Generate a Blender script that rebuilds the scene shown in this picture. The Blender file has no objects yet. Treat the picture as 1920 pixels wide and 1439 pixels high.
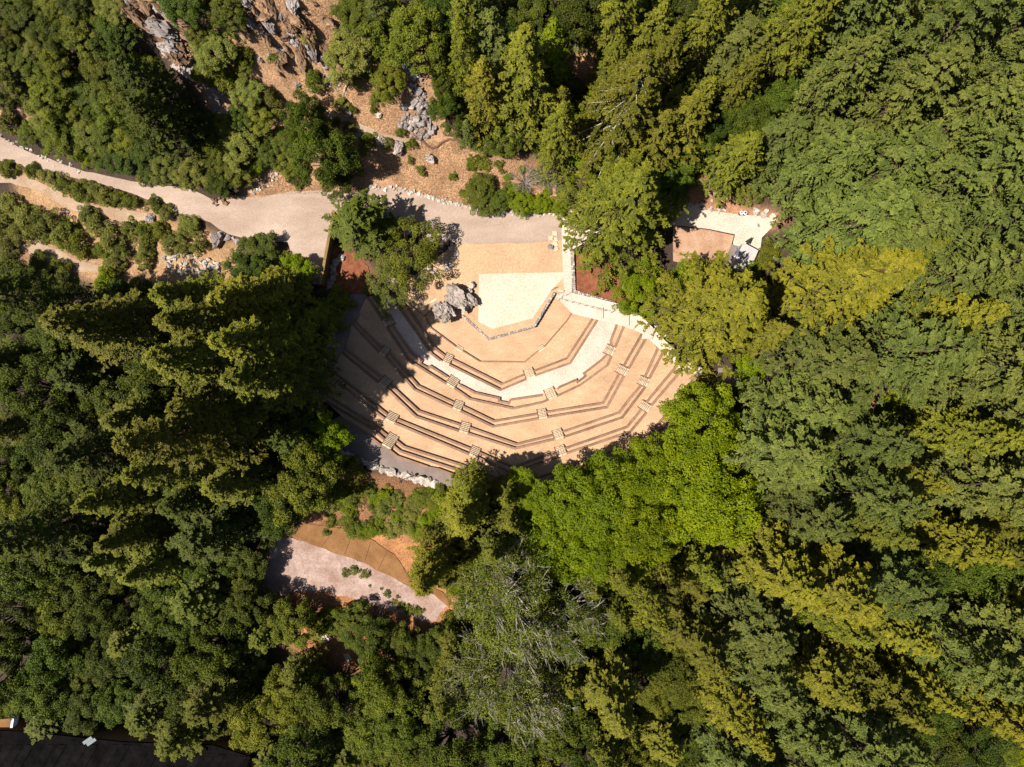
import bpy, math, random
import numpy as np
from mathutils import Vector, Matrix
from mathutils.geometry import delaunay_2d_cdt, tessellate_polygon

S = bpy.context.scene
COL = S.collection
rnd = random.Random(7)
CAMH = 120.0          # height of the drone above the stage, metres
FPX = 1200.0          # focal length in photograph pixels

# ------------------------------------------------------------------ camera, sky, sun, exposure
cam = bpy.data.cameras.new('camera')
cam.sensor_width = 36.0
cam.lens = 22.5
cam.clip_end = 4000.0
camo = bpy.data.objects.new('camera', cam)
camo.location = (0, 0, CAMH)
COL.objects.link(camo)
S.camera = camo

ELEV = math.radians(58)
AZ = math.radians(19)                      # shadows run along +X turned this much towards +Y
sdir = Vector((math.cos(AZ) * math.cos(ELEV), math.sin(AZ) * math.cos(ELEV), -math.sin(ELEV)))
W = bpy.data.worlds.new('World')
S.world = W
W.use_nodes = True
wn = W.node_tree
bgn = wn.nodes['Background']
sky = wn.nodes.new('ShaderNodeTexSky')
sky.sky_type = 'NISHITA'
sky.sun_disc = False
sky.sun_elevation = ELEV
sky.sun_rotation = math.atan2(-sdir.x, -sdir.y)
wn.links.new(sky.outputs[0], bgn.inputs[0])
bgn.inputs[1].default_value = 0.05
sl = bpy.data.lights.new('sun', 'SUN')
sl.energy = 5.0
sl.angle = math.radians(0.5)
sl.color = (1.0, 0.955, 0.89)
slo = bpy.data.objects.new('sun', sl)
slo.rotation_euler = sdir.to_track_quat('-Z', 'Y').to_euler()
slo.location = (-60, -40, 150)
COL.objects.link(slo)
S.view_settings.view_transform = 'Standard'
S.view_settings.look = 'None'
S.view_settings.exposure = 0.9
S.view_settings.gamma = 1.0
S.render.engine = 'CYCLES'
S.cycles.max_bounces = 5
S.cycles.diffuse_bounces = 2
S.cycles.glossy_bounces = 2
S.cycles.transmission_bounces = 2


# ------------------------------------------------------------------ helpers
def P(u, v, z=0.0):
    k = (CAMH - z) / FPX
    return ((u - 960.0) * k, (719.5 - v) * k, z)


def tag(o, label=None, cat=None, group=None, kind=None):
    if label: o['label'] = label
    if cat: o['category'] = cat
    if group: o['group'] = group
    if kind: o['kind'] = kind
    return o


def link(name, me, parent=None, loc=None, rot=None, scale=None):
    o = bpy.data.objects.new(name, me)
    COL.objects.link(o)
    if parent is not None: o.parent = parent
    if loc is not None: o.location = loc
    if rot is not None: o.rotation_euler = rot
    if scale is not None: o.scale = scale
    return o


def empty(name, loc=(0, 0, 0), rz=0.0):
    o = link(name, None, None, loc, (0, 0, rz))
    o.empty_display_size = 0.3
    return o


def pydata(name, verts, faces, mat=None, smooth=False):
    me = bpy.data.meshes.new(name)
    me.from_pydata([tuple(v) for v in verts], [], [tuple(f) for f in faces])
    if mat: me.materials.append(mat)
    if smooth:
        me.polygons.foreach_set('use_smooth', [True] * len(me.polygons))
    me.update()
    return me


def np_mesh(name, V, T, mat, tint=None, smooth=False):
    """mesh from numpy: V (n,3), T (m,3) triangles, tint one float per vertex"""
    me = bpy.data.meshes.new(name)
    me.vertices.add(len(V)); me.loops.add(len(T) * 3); me.polygons.add(len(T))
    me.vertices.foreach_set('co', np.ascontiguousarray(V, np.float32).ravel())
    me.loops.foreach_set('vertex_index', np.ascontiguousarray(T, np.int32).ravel())
    me.polygons.foreach_set('loop_start', np.arange(0, len(T) * 3, 3, dtype=np.int32))
    me.polygons.foreach_set('loop_total', np.full(len(T), 3, np.int32))
    if smooth: me.polygons.foreach_set('use_smooth', np.ones(len(T), bool))
    if tint is not None:
        a = me.attributes.new('tint', 'FLOAT', 'POINT')
        a.data.foreach_set('value', np.ascontiguousarray(tint, np.float32))
    if mat: me.materials.append(mat)
    me.update(calc_edges=True)
    me.validate()
    return me


class MB:
    """collects simple shapes into one mesh"""
    def __init__(s): s.v = []; s.f = []
    def add(s, vs, fs):
        b = len(s.v); s.v += [tuple(x) for x in vs]; s.f += [tuple(i + b for i in f) for f in fs]; return s
    def hexa(s, b4, t4):
        return s.add(list(b4) + list(t4), [(3, 2, 1, 0), (4, 5, 6, 7), (0, 1, 5, 4), (1, 2, 6, 5), (2, 3, 7, 6), (3, 0, 4, 7)])
    def box(s, c, h, rz=0.0):
        x, y, z = c; a, b, d = h; cs, sn = math.cos(rz), math.sin(rz)
        q = [(x + i * a * cs - j * b * sn, y + i * a * sn + j * b * cs) for i, j in ((-1, -1), (1, -1), (1, 1), (-1, 1))]
        return s.hexa([(p[0], p[1], z - d) for p in q], [(p[0], p[1], z + d) for p in q])
    def tube(s, pts, rads, n=6, cap=True):
        pts = [Vector(p) for p in pts]; b = len(s.v); m = len(pts)
        for i, p in enumerate(pts):
            t = (pts[min(i + 1, m - 1)] - pts[max(i - 1, 0)])
            if t.length < 1e-6: t = Vector((0, 0, 1))
            t.normalize()
            a = t.orthogonal().normalized() if i == 0 else (prev - t * prev.dot(t)).normalized()
            prev = a; c = t.cross(a)
            for k in range(n):
                g = 2 * math.pi * k / n
                s.v.append(tuple(p + (a * math.cos(g) + c * math.sin(g)) * rads[i]))
        for i in range(m - 1):
            for k in range(n):
                s.f.append((b + i * n + k, b + i * n + (k + 1) % n, b + (i + 1) * n + (k + 1) % n, b + (i + 1) * n + k))
        if cap:
            s.f.append(tuple(b + k for k in range(n))[::-1]); s.f.append(tuple(b + (m - 1) * n + k for k in range(n)))
        return s
    def prism(s, poly, z0, z1):
        n = len(poly); b = len(s.v)
        s.v += [(p[0], p[1], z0) for p in poly] + [(p[0], p[1], z1) for p in poly]
        for t in tessellate_polygon([[Vector((p[0], p[1], 0)) for p in poly]]):
            a = [Vector((poly[i][0], poly[i][1])) for i in t]
            if (a[1] - a[0]).cross(a[2] - a[0]) < 0: t = t[::-1]
            s.f.append(tuple(b + n + i for i in t))
        area = sum(poly[i][0] * poly[(i + 1) % n][1] - poly[(i + 1) % n][0] * poly[i][1] for i in range(n))
        for i in range(n):
            j = (i + 1) % n
            q = (b + i, b + j, b + n + j, b + n + i)
            s.f.append(q if area > 0 else q[::-1])
        return s
    def mesh(s, name, mat, smooth=False): return pydata(name, s.v, s.f, mat, smooth)
    def build(s, name, mat, parent=None, smooth=False): return link(name, s.mesh(name, mat, smooth), parent)


# ------------------------------------------------------------------ materials
def nodes_of(m):
    m.use_nodes = True
    nt = m.node_tree
    return nt, nt.nodes, nt.links, nt.nodes['Principled BSDF']


def ground_mat(name, c1, c2, scale=1.2, fine=9.0, rough=0.95, bump=0.25, c3=None, stretch=None, rand=0.0, spec=0.2):
    """two-tone noise with a fine grain on top"""
    m = bpy.data.materials.new(name)
    c1, c2, c3 = [None if c is None else tuple(0.79 * x for x in c) for c in (c1, c2, c3)]
    nt, N, L, bs = nodes_of(m)
    bs.inputs['Specular IOR Level'].default_value = spec
    tc = N.new('ShaderNodeTexCoord')
    src = tc.outputs['Object']
    if stretch:
        mp = N.new('ShaderNodeMapping'); mp.inputs['Scale'].default_value = stretch[:3]
        mp.inputs['Rotation'].default_value = (0, 0, stretch[3] if len(stretch) > 3 else 0)
        L.new(src, mp.inputs[0]); src = mp.outputs[0]
    n1 = N.new('ShaderNodeTexNoise'); n1.inputs['Scale'].default_value = scale; n1.inputs['Detail'].default_value = 5; n1.inputs['Roughness'].default_value = 0.62
    n2 = N.new('ShaderNodeTexNoise'); n2.inputs['Scale'].default_value = fine; n2.inputs['Detail'].default_value = 3
    L.new(src, n1.inputs[0]); L.new(tc.outputs['Object'], n2.inputs[0])
    r = N.new('ShaderNodeValToRGB')
    r.color_ramp.elements[0].position = 0.36; r.color_ramp.elements[0].color = (*c1, 1)
    r.color_ramp.elements[1].position = 0.66; r.color_ramp.elements[1].color = (*c2, 1)
    if c3:
        e = r.color_ramp.elements.new(0.75); e.color = (*c3, 1)
    L.new(n1.outputs[0], r.inputs[0])
    mr = N.new('ShaderNodeMapRange'); mr.inputs[1].default_value = 0.25; mr.inputs[2].default_value = 0.75; mr.inputs[3].default_value = 0.74; mr.inputs[4].default_value = 1.2
    L.new(n2.outputs[0], mr.inputs[0])
    mx = N.new('ShaderNodeMix'); mx.data_type = 'RGBA'; mx.blend_type = 'MULTIPLY'; mx.inputs[0].default_value = 1.0
    L.new(r.outputs[0], mx.inputs[6]); L.new(mr.outputs[0], mx.inputs[7])
    out = mx.outputs[2]
    if rand:
        oi = N.new('ShaderNodeObjectInfo')
        m2 = N.new('ShaderNodeMapRange'); m2.inputs[3].default_value = 1 - rand; m2.inputs[4].default_value = 1 + rand
        L.new(oi.outputs['Random'], m2.inputs[0])
        mm = N.new('ShaderNodeMix'); mm.data_type = 'RGBA'; mm.blend_type = 'MULTIPLY'; mm.inputs[0].default_value = 1.0
        L.new(out, mm.inputs[6]); L.new(m2.outputs[0], mm.inputs[7]); out = mm.outputs[2]
    L.new(out, bs.inputs['Base Color'])
    bs.inputs['Roughness'].default_value = rough
    if bump:
        bp = N.new('ShaderNodeBump'); bp.inputs['Strength'].default_value = bump; bp.inputs['Distance'].default_value = 0.08
        ad = N.new('ShaderNodeMath'); ad.operation = 'ADD'
        L.new(n1.outputs[0], ad.inputs[0]); L.new(n2.outputs[0], ad.inputs[1])
        L.new(ad.outputs[0], bp.inputs['Height']); L.new(bp.outputs[0], bs.inputs['Normal'])
    return m


def leaf_mat(name, c_lo, c_hi, vary=0.25, trans=0.22):
    """leaf colour runs between two greens with the leaf's own tint and the plant's own shift"""
    m = bpy.data.materials.new(name)
    nt, N, L, bs = nodes_of(m)
    at = N.new('ShaderNodeAttribute'); at.attribute_name = 'tint'
    oi = N.new('ShaderNodeObjectInfo')
    tc = N.new('ShaderNodeTexCoord')
    nz = N.new('ShaderNodeTexNoise'); nz.inputs['Scale'].default_value = 0.45; nz.inputs['Detail'].default_value = 2
    L.new(tc.outputs['Object'], nz.inputs[0])
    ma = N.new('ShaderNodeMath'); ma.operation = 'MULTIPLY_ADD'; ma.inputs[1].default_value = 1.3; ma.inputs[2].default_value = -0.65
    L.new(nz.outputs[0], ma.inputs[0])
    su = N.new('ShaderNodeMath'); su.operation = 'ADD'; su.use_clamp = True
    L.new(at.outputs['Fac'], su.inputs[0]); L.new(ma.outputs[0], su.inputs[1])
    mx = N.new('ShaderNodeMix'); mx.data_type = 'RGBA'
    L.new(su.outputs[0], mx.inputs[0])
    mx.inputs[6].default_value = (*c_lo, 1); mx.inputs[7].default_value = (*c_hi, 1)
    hs = N.new('ShaderNodeHueSaturation')
    a = N.new('ShaderNodeMapRange'); a.inputs[3].default_value = 0.5 - 0.022 * vary / 0.25; a.inputs[4].default_value = 0.5 + 0.012 * vary / 0.25
    L.new(oi.outputs['Random'], a.inputs[0]); L.new(a.outputs[0], hs.inputs['Hue'])
    w = N.new('ShaderNodeMath'); w.operation = 'MULTIPLY'; w.inputs[1].default_value = 7.31
    f = N.new('ShaderNodeMath'); f.operation = 'FRACT'
    b = N.new('ShaderNodeMapRange'); b.inputs[3].default_value = 1 - vary; b.inputs[4].default_value = 1 + vary
    L.new(oi.outputs['Random'], w.inputs[0]); L.new(w.outputs[0], f.inputs[0]); L.new(f.outputs[0], b.inputs[0]); L.new(b.outputs[0], hs.inputs['Value'])
    hs.inputs['Saturation'].default_value = 1.08
    L.new(mx.outputs[2], hs.inputs['Color'])
    L.new(hs.outputs[0], bs.inputs['Base Color'])
    bs.inputs['Roughness'].default_value = 0.55
    bs.inputs['Specular IOR Level'].default_value = 0.18
    tr = N.new('ShaderNodeBsdfTranslucent'); L.new(hs.outputs[0], tr.inputs[0])
    ms = N.new('ShaderNodeMixShader'); ms.inputs[0].default_value = trans
    L.new(bs.outputs[0], ms.inputs[1]); L.new(tr.outputs[0], ms.inputs[2])
    L.new(ms.outputs[0], N['Material Output'].inputs[0])
    return m


def plain(name, c, rough=0.6, metal=0.0):
    m = bpy.data.materials.new(name)
    nt, N, L, bs = nodes_of(m)
    n = N.new('ShaderNodeTexNoise'); n.inputs['Scale'].default_value = 3.0; n.inputs['Detail'].default_value = 4
    tc = N.new('ShaderNodeTexCoord'); L.new(tc.outputs['Object'], n.inputs[0])
    mr = N.new('ShaderNodeMapRange'); mr.inputs[1].default_value = 0.3; mr.inputs[2].default_value = 0.7; mr.inputs[3].default_value = 0.82; mr.inputs[4].default_value = 1.1
    L.new(n.outputs[0], mr.inputs[0])
    mx = N.new('ShaderNodeMix'); mx.data_type = 'RGBA'; mx.blend_type = 'MULTIPLY'; mx.inputs[0].default_value = 1.0
    mx.inputs[6].default_value = (*c, 1); L.new(mr.outputs[0], mx.inputs[7]); L.new(mx.outputs[2], bs.inputs['Base Color'])
    bs.inputs['Roughness'].default_value = rough; bs.inputs['Metallic'].default_value = metal
    return m


M = {}
M['dg'] = ground_mat('decomposed_granite', (0.455, 0.278, 0.158), (0.590, 0.375, 0.220), 0.25, 5.0, bump=0.1, c3=(0.62, 0.43, 0.275), stretch=(1.0, 1.7, 1.0, 0.2))
M['dg_top'] = ground_mat('stage_granite', (0.47, 0.288, 0.160), (0.56, 0.36, 0.205), 0.12, 4.0, bump=0.08)
M['stage'] = ground_mat('stage_concrete', (0.60, 0.455, 0.335), (0.70, 0.545, 0.405), 0.22, 3.0, bump=0.03)
M['concrete'] = ground_mat('path_concrete', (0.55, 0.42, 0.325), (0.66, 0.52, 0.41), 0.25, 4.0, bump=0.05)
M['gravel'] = ground_mat('road_gravel', (0.36, 0.255, 0.19), (0.46, 0.345, 0.265), 0.11, 6.0, bump=0.15, c3=(0.52, 0.40, 0.31), stretch=(1.0, 2.6, 1.0, 0.2))
M['path'] = ground_mat('footpath_earth', (0.34, 0.22, 0.135), (0.46, 0.33, 0.225), 0.3, 5.0, bump=0.2)
M['lot'] = ground_mat('lot_gravel', (0.29, 0.18, 0.135), (0.45, 0.325, 0.27), 0.35, 2.6, bump=0.5)
M['orange'] = ground_mat('orange_earth', (0.19, 0.088, 0.03), (0.27, 0.135, 0.052), 0.4, 5.0, bump=0.3)
M['mulch'] = ground_mat('red_mulch', (0.17, 0.055, 0.026), (0.30, 0.11, 0.05), 1.0, 8.0, bump=0.5)
M['yard'] = ground_mat('yard_earth', (0.38, 0.21, 0.12), (0.50, 0.31, 0.20), 0.5, 5.0, bump=0.2)
M['asphalt'] = ground_mat('back_path_asphalt', (0.20, 0.15, 0.125), (0.255, 0.195, 0.165), 0.5, 7.0, bump=0.1)
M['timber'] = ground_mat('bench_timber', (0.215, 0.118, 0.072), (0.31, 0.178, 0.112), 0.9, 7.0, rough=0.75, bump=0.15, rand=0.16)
M['riser'] = ground_mat('riser_timber', (0.14, 0.062, 0.032), (0.22, 0.10, 0.05), 0.9, 7.0, rough=0.85, bump=0.15)
M['tread'] = ground_mat('tread_concrete', (0.54, 0.42, 0.27), (0.63, 0.50, 0.33), 0.8, 6.0, bump=0.05, rand=0.06)
M['fence'] = ground_mat('fence_timber', (0.19, 0.125, 0.035), (0.26, 0.175, 0.055), 0.5, 6.0, rough=0.7, bump=0.1, rand=0.1)
M['white_rock'] = ground_mat('white_limestone', (0.36, 0.29, 0.225), (0.68, 0.59, 0.50), 1.1, 5.0, bump=0.5, rand=0.28)
M['grey_rock'] = ground_mat('grey_limestone', (0.23, 0.19, 0.17), (0.42, 0.355, 0.32), 0.8, 4.0, bump=0.7, rand=0.25)
M['brown_rock'] = ground_mat('brown_quarry_rock', (0.13, 0.075, 0.042), (0.36, 0.225, 0.13), 0.5, 3.0, bump=0.9, c3=(0.50, 0.40, 0.30), rand=0.15)
M['outcrop'] = ground_mat('mossy_outcrop', (0.20, 0.15, 0.115), (0.60, 0.50, 0.44), 1.3, 5.0, bump=1.0)
M['bark'] = ground_mat('bark', (0.06, 0.035, 0.022), (0.12, 0.07, 0.045), 1.5, 8.0, bump=0.5)
M['pale_bark'] = ground_mat('pale_bark', (0.42, 0.36, 0.27), (0.60, 0.53, 0.42), 1.5, 8.0, bump=0.2)
M['grey_twig'] = ground_mat('grey_twig', (0.22, 0.17, 0.14), (0.34, 0.28, 0.24), 1.5, 8.0, bump=0.2)
M['metal'] = plain('dark_metal', (0.06, 0.055, 0.05), 0.45, 0.6)
M['grey_metal'] = plain('grey_metal', (0.25, 0.24, 0.23), 0.5, 0.4)
M['roof'] = ground_mat('shaded_dark_roofing', (0.004, 0.0033, 0.0033), (0.009, 0.0075, 0.0075), 0.6, 5.0, bump=0.2, rand=0.3, spec=0.02)  # dark roofing, base colour lowered further to hold the shade over it
M['roof_pale'] = ground_mat('pale_roof_membrane', (0.46, 0.40, 0.38), (0.56, 0.50, 0.48), 0.3, 5.0, bump=0.05)
M['wall'] = plain('stained_wall', (0.28, 0.15, 0.07), 0.8)
M['trim'] = plain('white_trim', (0.6, 0.66, 0.7), 0.5)
M['glass'] = plain('skylight_glass', (0.04, 0.06, 0.07), 0.3)
M['blue'] = plain('blue_plastic', (0.03, 0.04, 0.28), 0.45)
M['whiteplastic'] = plain('white_plastic', (0.6, 0.55, 0.55), 0.45)
M['hose'] = plain('brown_wattle', (0.13, 0.06, 0.035), 0.9)
M['straw'] = leaf_mat('dry_grass', (0.25, 0.145, 0.07), (0.40, 0.265, 0.14), 0.1, 0.2)
# foliage
M['redwood'] = leaf_mat('redwood_needles', (0.042, 0.056, 0.007), (0.196, 0.190, 0.025), 0.2)
M['redwood_gold'] = leaf_mat('golden_redwood_needles', (0.060, 0.072, 0.008), (0.240, 0.215, 0.028), 0.12)
M['fir'] = leaf_mat('fir_needles', (0.034, 0.054, 0.010), (0.158, 0.172, 0.038), 0.2)
M['maple'] = leaf_mat('maple_leaves', (0.062, 0.098, 0.005), (0.190, 0.225, 0.013), 0.12, 0.28)
M['oak'] = leaf_mat('oak_leaves', (0.034, 0.050, 0.005), (0.148, 0.156, 0.020), 0.25)
M['bay'] = leaf_mat('bay_leaves', (0.020, 0.037, 0.005), (0.092, 0.113, 0.014), 0.25)
M['shrub'] = leaf_mat('brush_leaves', (0.068, 0.080, 0.014), (0.195, 0.192, 0.042), 0.22)
M['lime'] = leaf_mat('lime_leaves', (0.11, 0.16, 0.008), (0.20, 0.26, 0.015), 0.08, 0.32)
M['madrone'] = leaf_mat('pale_limbed_leaves', (0.036, 0.058, 0.008), (0.150, 0.162, 0.027), 0.12)
M['agave'] = leaf_mat('grey_blades', (0.12, 0.15, 0.09), (0.22, 0.25, 0.17), 0.1)
M['yellow'] = leaf_mat('yellow_flowers', (0.5, 0.35, 0.04), (0.7, 0.52, 0.10), 0.1)


# ------------------------------------------------------------------ terrain
def in_poly(poly, X, Y):
    X = np.asarray(X, float); Y = np.asarray(Y, float)
    ins = np.zeros(X.shape, bool); n = len(poly)
    for i in range(n):
        x1, y1 = poly[i][:2]; x2, y2 = poly[(i + 1) % n][:2]
        if y1 == y2: continue
        c = ((y1 > Y) != (y2 > Y)) & (X < (x2 - x1) * (Y - y1) / (y2 - y1) + x1)
        ins ^= c
    return ins


CTRL = [  # u, v, height
    (0, 280, 4.2), (150, 335, 3.4), (300, 375, 2.8), (450, 400, 2.2), (560, 430, 1.8), (570, 500, 1.8), (660, 390, 1.3), (760, 400, 0.95), (800, 440, 0.9), (900, 430, 0.9),
    (1000, 430, 0.9), (1050, 470, 0.9), (960, 480, 0.9), (860, 480, 0.9), (1150, 440, 1.2), (1100, 520, 1.3), (1300, 410, 1.5), (1420, 430, 1.7), (1380, 490, 1.6), (1310, 470, 1.4),
    (0, 345, 2.2), (130, 380, 1.6), (270, 405, 1.3), (100, 470, 0.5), (240, 500, 0.4), (370, 490, 0.6), (460, 490, 0.9), (60, 420, 0.8), (220, 440, 0.8),
    (640, 480, 0.9), (620, 540, 1.2), (700, 500, 0.9),
    (560, 340, 2.4), (750, 330, 1.9), (860, 350, 1.6), (960, 380, 1.4), (1060, 380, 1.2), (700, 230, 7.0), (620, 200, 8.0), (820, 250, 4.6), (900, 280, 3.4), (780, 180, 8.5),
    (560, 110, 13), (600, 40, 17), (500, 40, 18), (430, 150, 11), (350, 60, 17), (240, 60, 15), (300, 140, 8.0), (380, 250, 6.5), (300, 290, 5.0), (100, 200, 7.0), (0, 100, 12), (150, 0, 17), (0, 0, 16),
    (720, 60, 13), (820, 80, 10.5), (900, 100, 9), (1090, 110, 8.5), (1100, 250, 4), (1040, 300, 2.8), (1250, 150, 8), (1370, 270, 5), (1350, 360, 2.2), (1500, 200, 9), (1700, 100, 11), (1900, 300, 11),
    (1550, 500, 6), (1850, 700, 9), (1620, 760, 8), (1370, 710, 6.6), (1500, 850, 7.5), (1300, 850, 6.8), (1100, 980, 6.5), (980, 960, 6.2), (1250, 560, 2.6), (1190, 560, 1.4), (1330, 600, 4.5),
    (900, 940, 5.8), (760, 950, 5.0), (700, 970, 4.6), (620, 940, 5.4), (560, 1000, 4.0), (640, 1060, 3.6), (760, 1120, 3.4), (830, 1140, 3.4), (540, 1090, 3.5), (620, 1200, 3.0), (700, 1240, 3.0), (850, 1250, 3.6),
    (1000, 1150, 5), (1000, 1380, 4), (1340, 1430, 4), (1500, 1200, 7), (1800, 1300, 8), (300, 1250, 3.5), (100, 1400, 3), (450, 1430, 2.5), (80, 1100, 5), (300, 950, 6), (450, 850, 6.5), (560, 850, 6.4), (620, 850, 6.1), (100, 750, 6.5), (300, 680, 5.5),
    (480, 620, 4.2), (560, 650, 4.6), (560, 750, 6.0), (300, 560, 2.5), (80, 560, 2.5), (600, 590, 2.6),
]
# the bowl rises with distance from the stage
for deg in range(-170, 20, 15):
    for r in (38.5, 41.5):
        a = math.radians(deg)
        cx, cy = 2.0 + r * math.cos(a), 16.0 + r * math.sin(a)
        if -175 < deg < -5 and cx < 33:
            zz = min(6.1, 0.23 * (r - 12.0)) if -140 < deg < -40 else min(5.0, 0.19 * (r - 14))
            CTRL.append((960 + cx * FPX / (CAMH - zz), 719.5 - cy * FPX / (CAMH - zz), zz))
cp = np.array([P(*c) for c in CTRL])


def tps(d2): return 0.5 * d2 * np.log(d2 + 1e-9)


def _solve():
    n = len(cp)
    D = ((cp[:, None, :2] - cp[None, :, :2]) ** 2).sum(-1)
    A = np.zeros((n + 3, n + 3)); A[:n, :n] = tps(D) + np.eye(n) * 6.0
    A[:n, n] = 1; A[:n, n + 1:] = cp[:, :2]; A[n, :n] = 1; A[n + 1:, :n] = cp[:, :2].T
    return np.linalg.solve(A, np.concatenate([cp[:, 2], [0, 0, 0]]))


wts = _solve()


def H0(X, Y):
    X = np.asarray(X, float); Y = np.asarray(Y, float)
    sh = X.shape; x = X.ravel(); y = Y.ravel()
    xc = np.clip(x, -104, 104); yc = np.clip(y, -80, 80)
    out = np.full(x.shape, wts[len(cp)])
    out += wts[len(cp) + 1] * xc + wts[len(cp) + 2] * yc
    for i in range(len(cp)):
        out += wts[i] * tps((xc - cp[i, 0]) ** 2 + (yc - cp[i, 1]) ** 2)
    return np.clip(out, -1.0, 22.0).reshape(sh)


def h0(x, y): return float(H0(np.array([x]), np.array([y]))[0])


def G(u, v, dz=0.0):
    """the ground point under a photograph pixel"""
    z = 2.0
    for _ in range(5):
        x, y, _z = P(u, v, z); z = h0(x, y)
    return Vector((x, y, z + dz))


# ---- rows of the seating, traced run by run (pixels at the row's own height)
ROWS = [
    [[(795, 592), (808, 615), (855, 650)], [(868, 658), (900, 678), (983, 679), (1008, 658)], [(1020, 650), (1062, 602), (1074, 583)]],
    [[(738, 549), (767, 580), (817, 653), (835, 667)], [(848, 673), (940, 719), (983, 701)], [(1000, 695), (1062, 671), (1112, 594)]],
    [[(727, 545), (746, 572), (810, 663), (827, 676)], [(843, 683), (938, 730), (986, 710)], [(1003, 703), (1068, 680), (1121, 596)]],
    [[(700, 556), (713, 574), (727, 594)], [(735, 609), (771, 660), (792, 676), (789, 682), (803, 689), (806, 685), (839, 706)], [(862, 721), (889, 735), (937, 746), (937, 752), (953, 755), (956, 749), (1017, 740)],
     [(1044, 729), (1048, 725), (1080, 711), (1083, 715), (1096, 705), (1093, 700), (1127, 674), (1137, 664)], [(1145, 648), (1144, 639), (1157, 604)]],
    [[(688, 556), (704, 578), (719, 601)], [(727, 615), (767, 675), (838, 719)], [(854, 728), (881, 747), (962, 765), (1014, 754), (1028, 748)], [(1043, 742), (1087, 721), (1138, 684), (1145, 667)], [(1152, 651), (1170, 608)]],
    [[(665, 601), (717, 653)], [(729, 660), (785, 723), (852, 755)], [(868, 761), (926, 789), (1008, 775)], [(1024, 772), (1130, 755), (1160, 700)], [(1168, 686), (1203, 625)]],
    [[(661, 606), (711, 659)], [(723, 667), (778, 730), (848, 763)], [(864, 770), (925, 799), (1010, 784)], [(1026, 781), (1137, 763), (1168, 706)], [(1178, 690), (1213, 629)]],
    [[(643, 650), (717, 709)], [(731, 720), (785, 770), (864, 796)], [(881, 801), (968, 832), (1037, 815)], [(1054, 809), (1160, 773), (1179, 748), (1201, 722)], [(1208, 707), (1233, 652)]],
    [[(638, 657), (710, 716)], [(725, 727), (780, 780), (860, 807)], [(878, 812), (966, 840), (1038, 823)], [(1056, 819), (1166, 782), (1209, 725)], [(1216, 710), (1245, 655)]],
    [[(622, 694), (726, 776)], [(746, 786), (883, 841)], [(899, 848), (962, 875), (1002, 861), (1042, 846)], [(1059, 840), (1175, 800), (1202, 767)], [(1211, 754), (1270, 683)]],
    [[(616, 702), (722, 785)], [(742, 793), (880, 851)], [(896, 857), (960, 886), (1010, 867), (1045, 856)], [(1062, 849), (1181, 809), (1211, 773)], [(1221, 759), (1281, 689)]],
    [[(606, 736), (698, 794), (727, 816)], [(744, 826), (758, 837), (865, 871), (957, 905), (1003, 897), (1172, 837), (1220, 810), (1250, 775), (1308, 700)]],
    [[(606, 748), (698, 803), (721, 823)], [(737, 834), (750, 845), (860, 881), (960, 915), (1010, 905), (1189, 839), (1224, 820), (1262, 780), (1322, 702)]],
    [[(638, 780), (696, 819), (716, 835)], [(729, 842), (745, 855), (803, 875)], [(820, 878), (850, 889), (965, 926), (1015, 915), (1189, 848), (1229, 828), (1275, 785), (1338, 704)]],
]
NR = len(ROWS)
ZR = [0.3] + [0.3 + 0.45 * (i + 1) for i in range(NR - 1)]
BACK = [(1390, 716), (1330, 790), (1230, 862), (1100, 915), (975, 948), (900, 930), (815, 906), (700, 874), (640, 850), (600, 800)]


def rowpts(i): return [P(u, v, ZR[i])[:2] for run in ROWS[i] for u, v in run]


PIT = [P(u, v, 0)[:2] for u, v in [(738, 552), (790, 585), (830, 570), (1030, 540), (1064, 555), (1115, 590), (1170, 600), (1240, 650), (1230, 760), (1150, 850), (960, 900), (800, 840), (680, 720), (640, 640), (690, 560)]]
BOWL = [P(u, v, 3)[:2] for u, v in [(752, 552), (716, 566), (678, 614), (656, 664), (640, 712), (632, 760), (660, 830), (700, 866), (815, 896), (900, 920), (975, 938), (1100, 905), (1225, 852), (1320, 785), (1375, 716), (1325, 706), (1280, 692), (1245, 660), (1210, 632), (1165, 606), (1115, 596), (1062, 560), (1052, 460), (872, 470), (800, 540)]]
TERR = [P(u, v, 0.9)[:2] for u, v in [(738, 546), (795, 591), (812, 577), (835, 590), (872, 592), (917, 634), (1000, 611), (1039, 548), (1060, 553), (1057, 444), (860, 452), (800, 500), (752, 535)]]

xs = np.concatenate([[-2500, -1200, -600, -300, -180, -140], np.linspace(-120, 120, 241), [140, 180, 300, 600, 1200, 2500]])
ys = np.concatenate([[-2500, -1200, -600, -300, -180, -120], np.linspace(-95, 95, 191), [120, 180, 300, 600, 1200, 2500]])
GX, GY = np.meshgrid(xs, ys)
GZ = H0(GX, GY)
rr = np.random.RandomState(3)
GZ += (np.abs(GX) < 200) * rr.normal(0, 0.03, GZ.shape)
rad = np.hypot(GX - 2, GY - 16)
def slab_poly(i):
    poly = rowpts(i)
    for j in range(i + 1, NR): poly.append(P(*ROWS[j][-1][-1], ZR[j])[:2])
    poly += [P(u, v, ZR[-1])[:2] for u, v in BACK]
    for j in range(NR - 1, i, -1): poly.append(P(*ROWS[j][0][0], ZR[j])[:2])
    return poly


RAMP = [(1042, 555), (1064, 546), (1166, 574), (1205, 600), (1245, 640), (1275, 665), (1320, 694), (1308, 704), (1272, 690), (1236, 656), (1205, 628), (1165, 612), (1112, 598), (1074, 588)]


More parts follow.
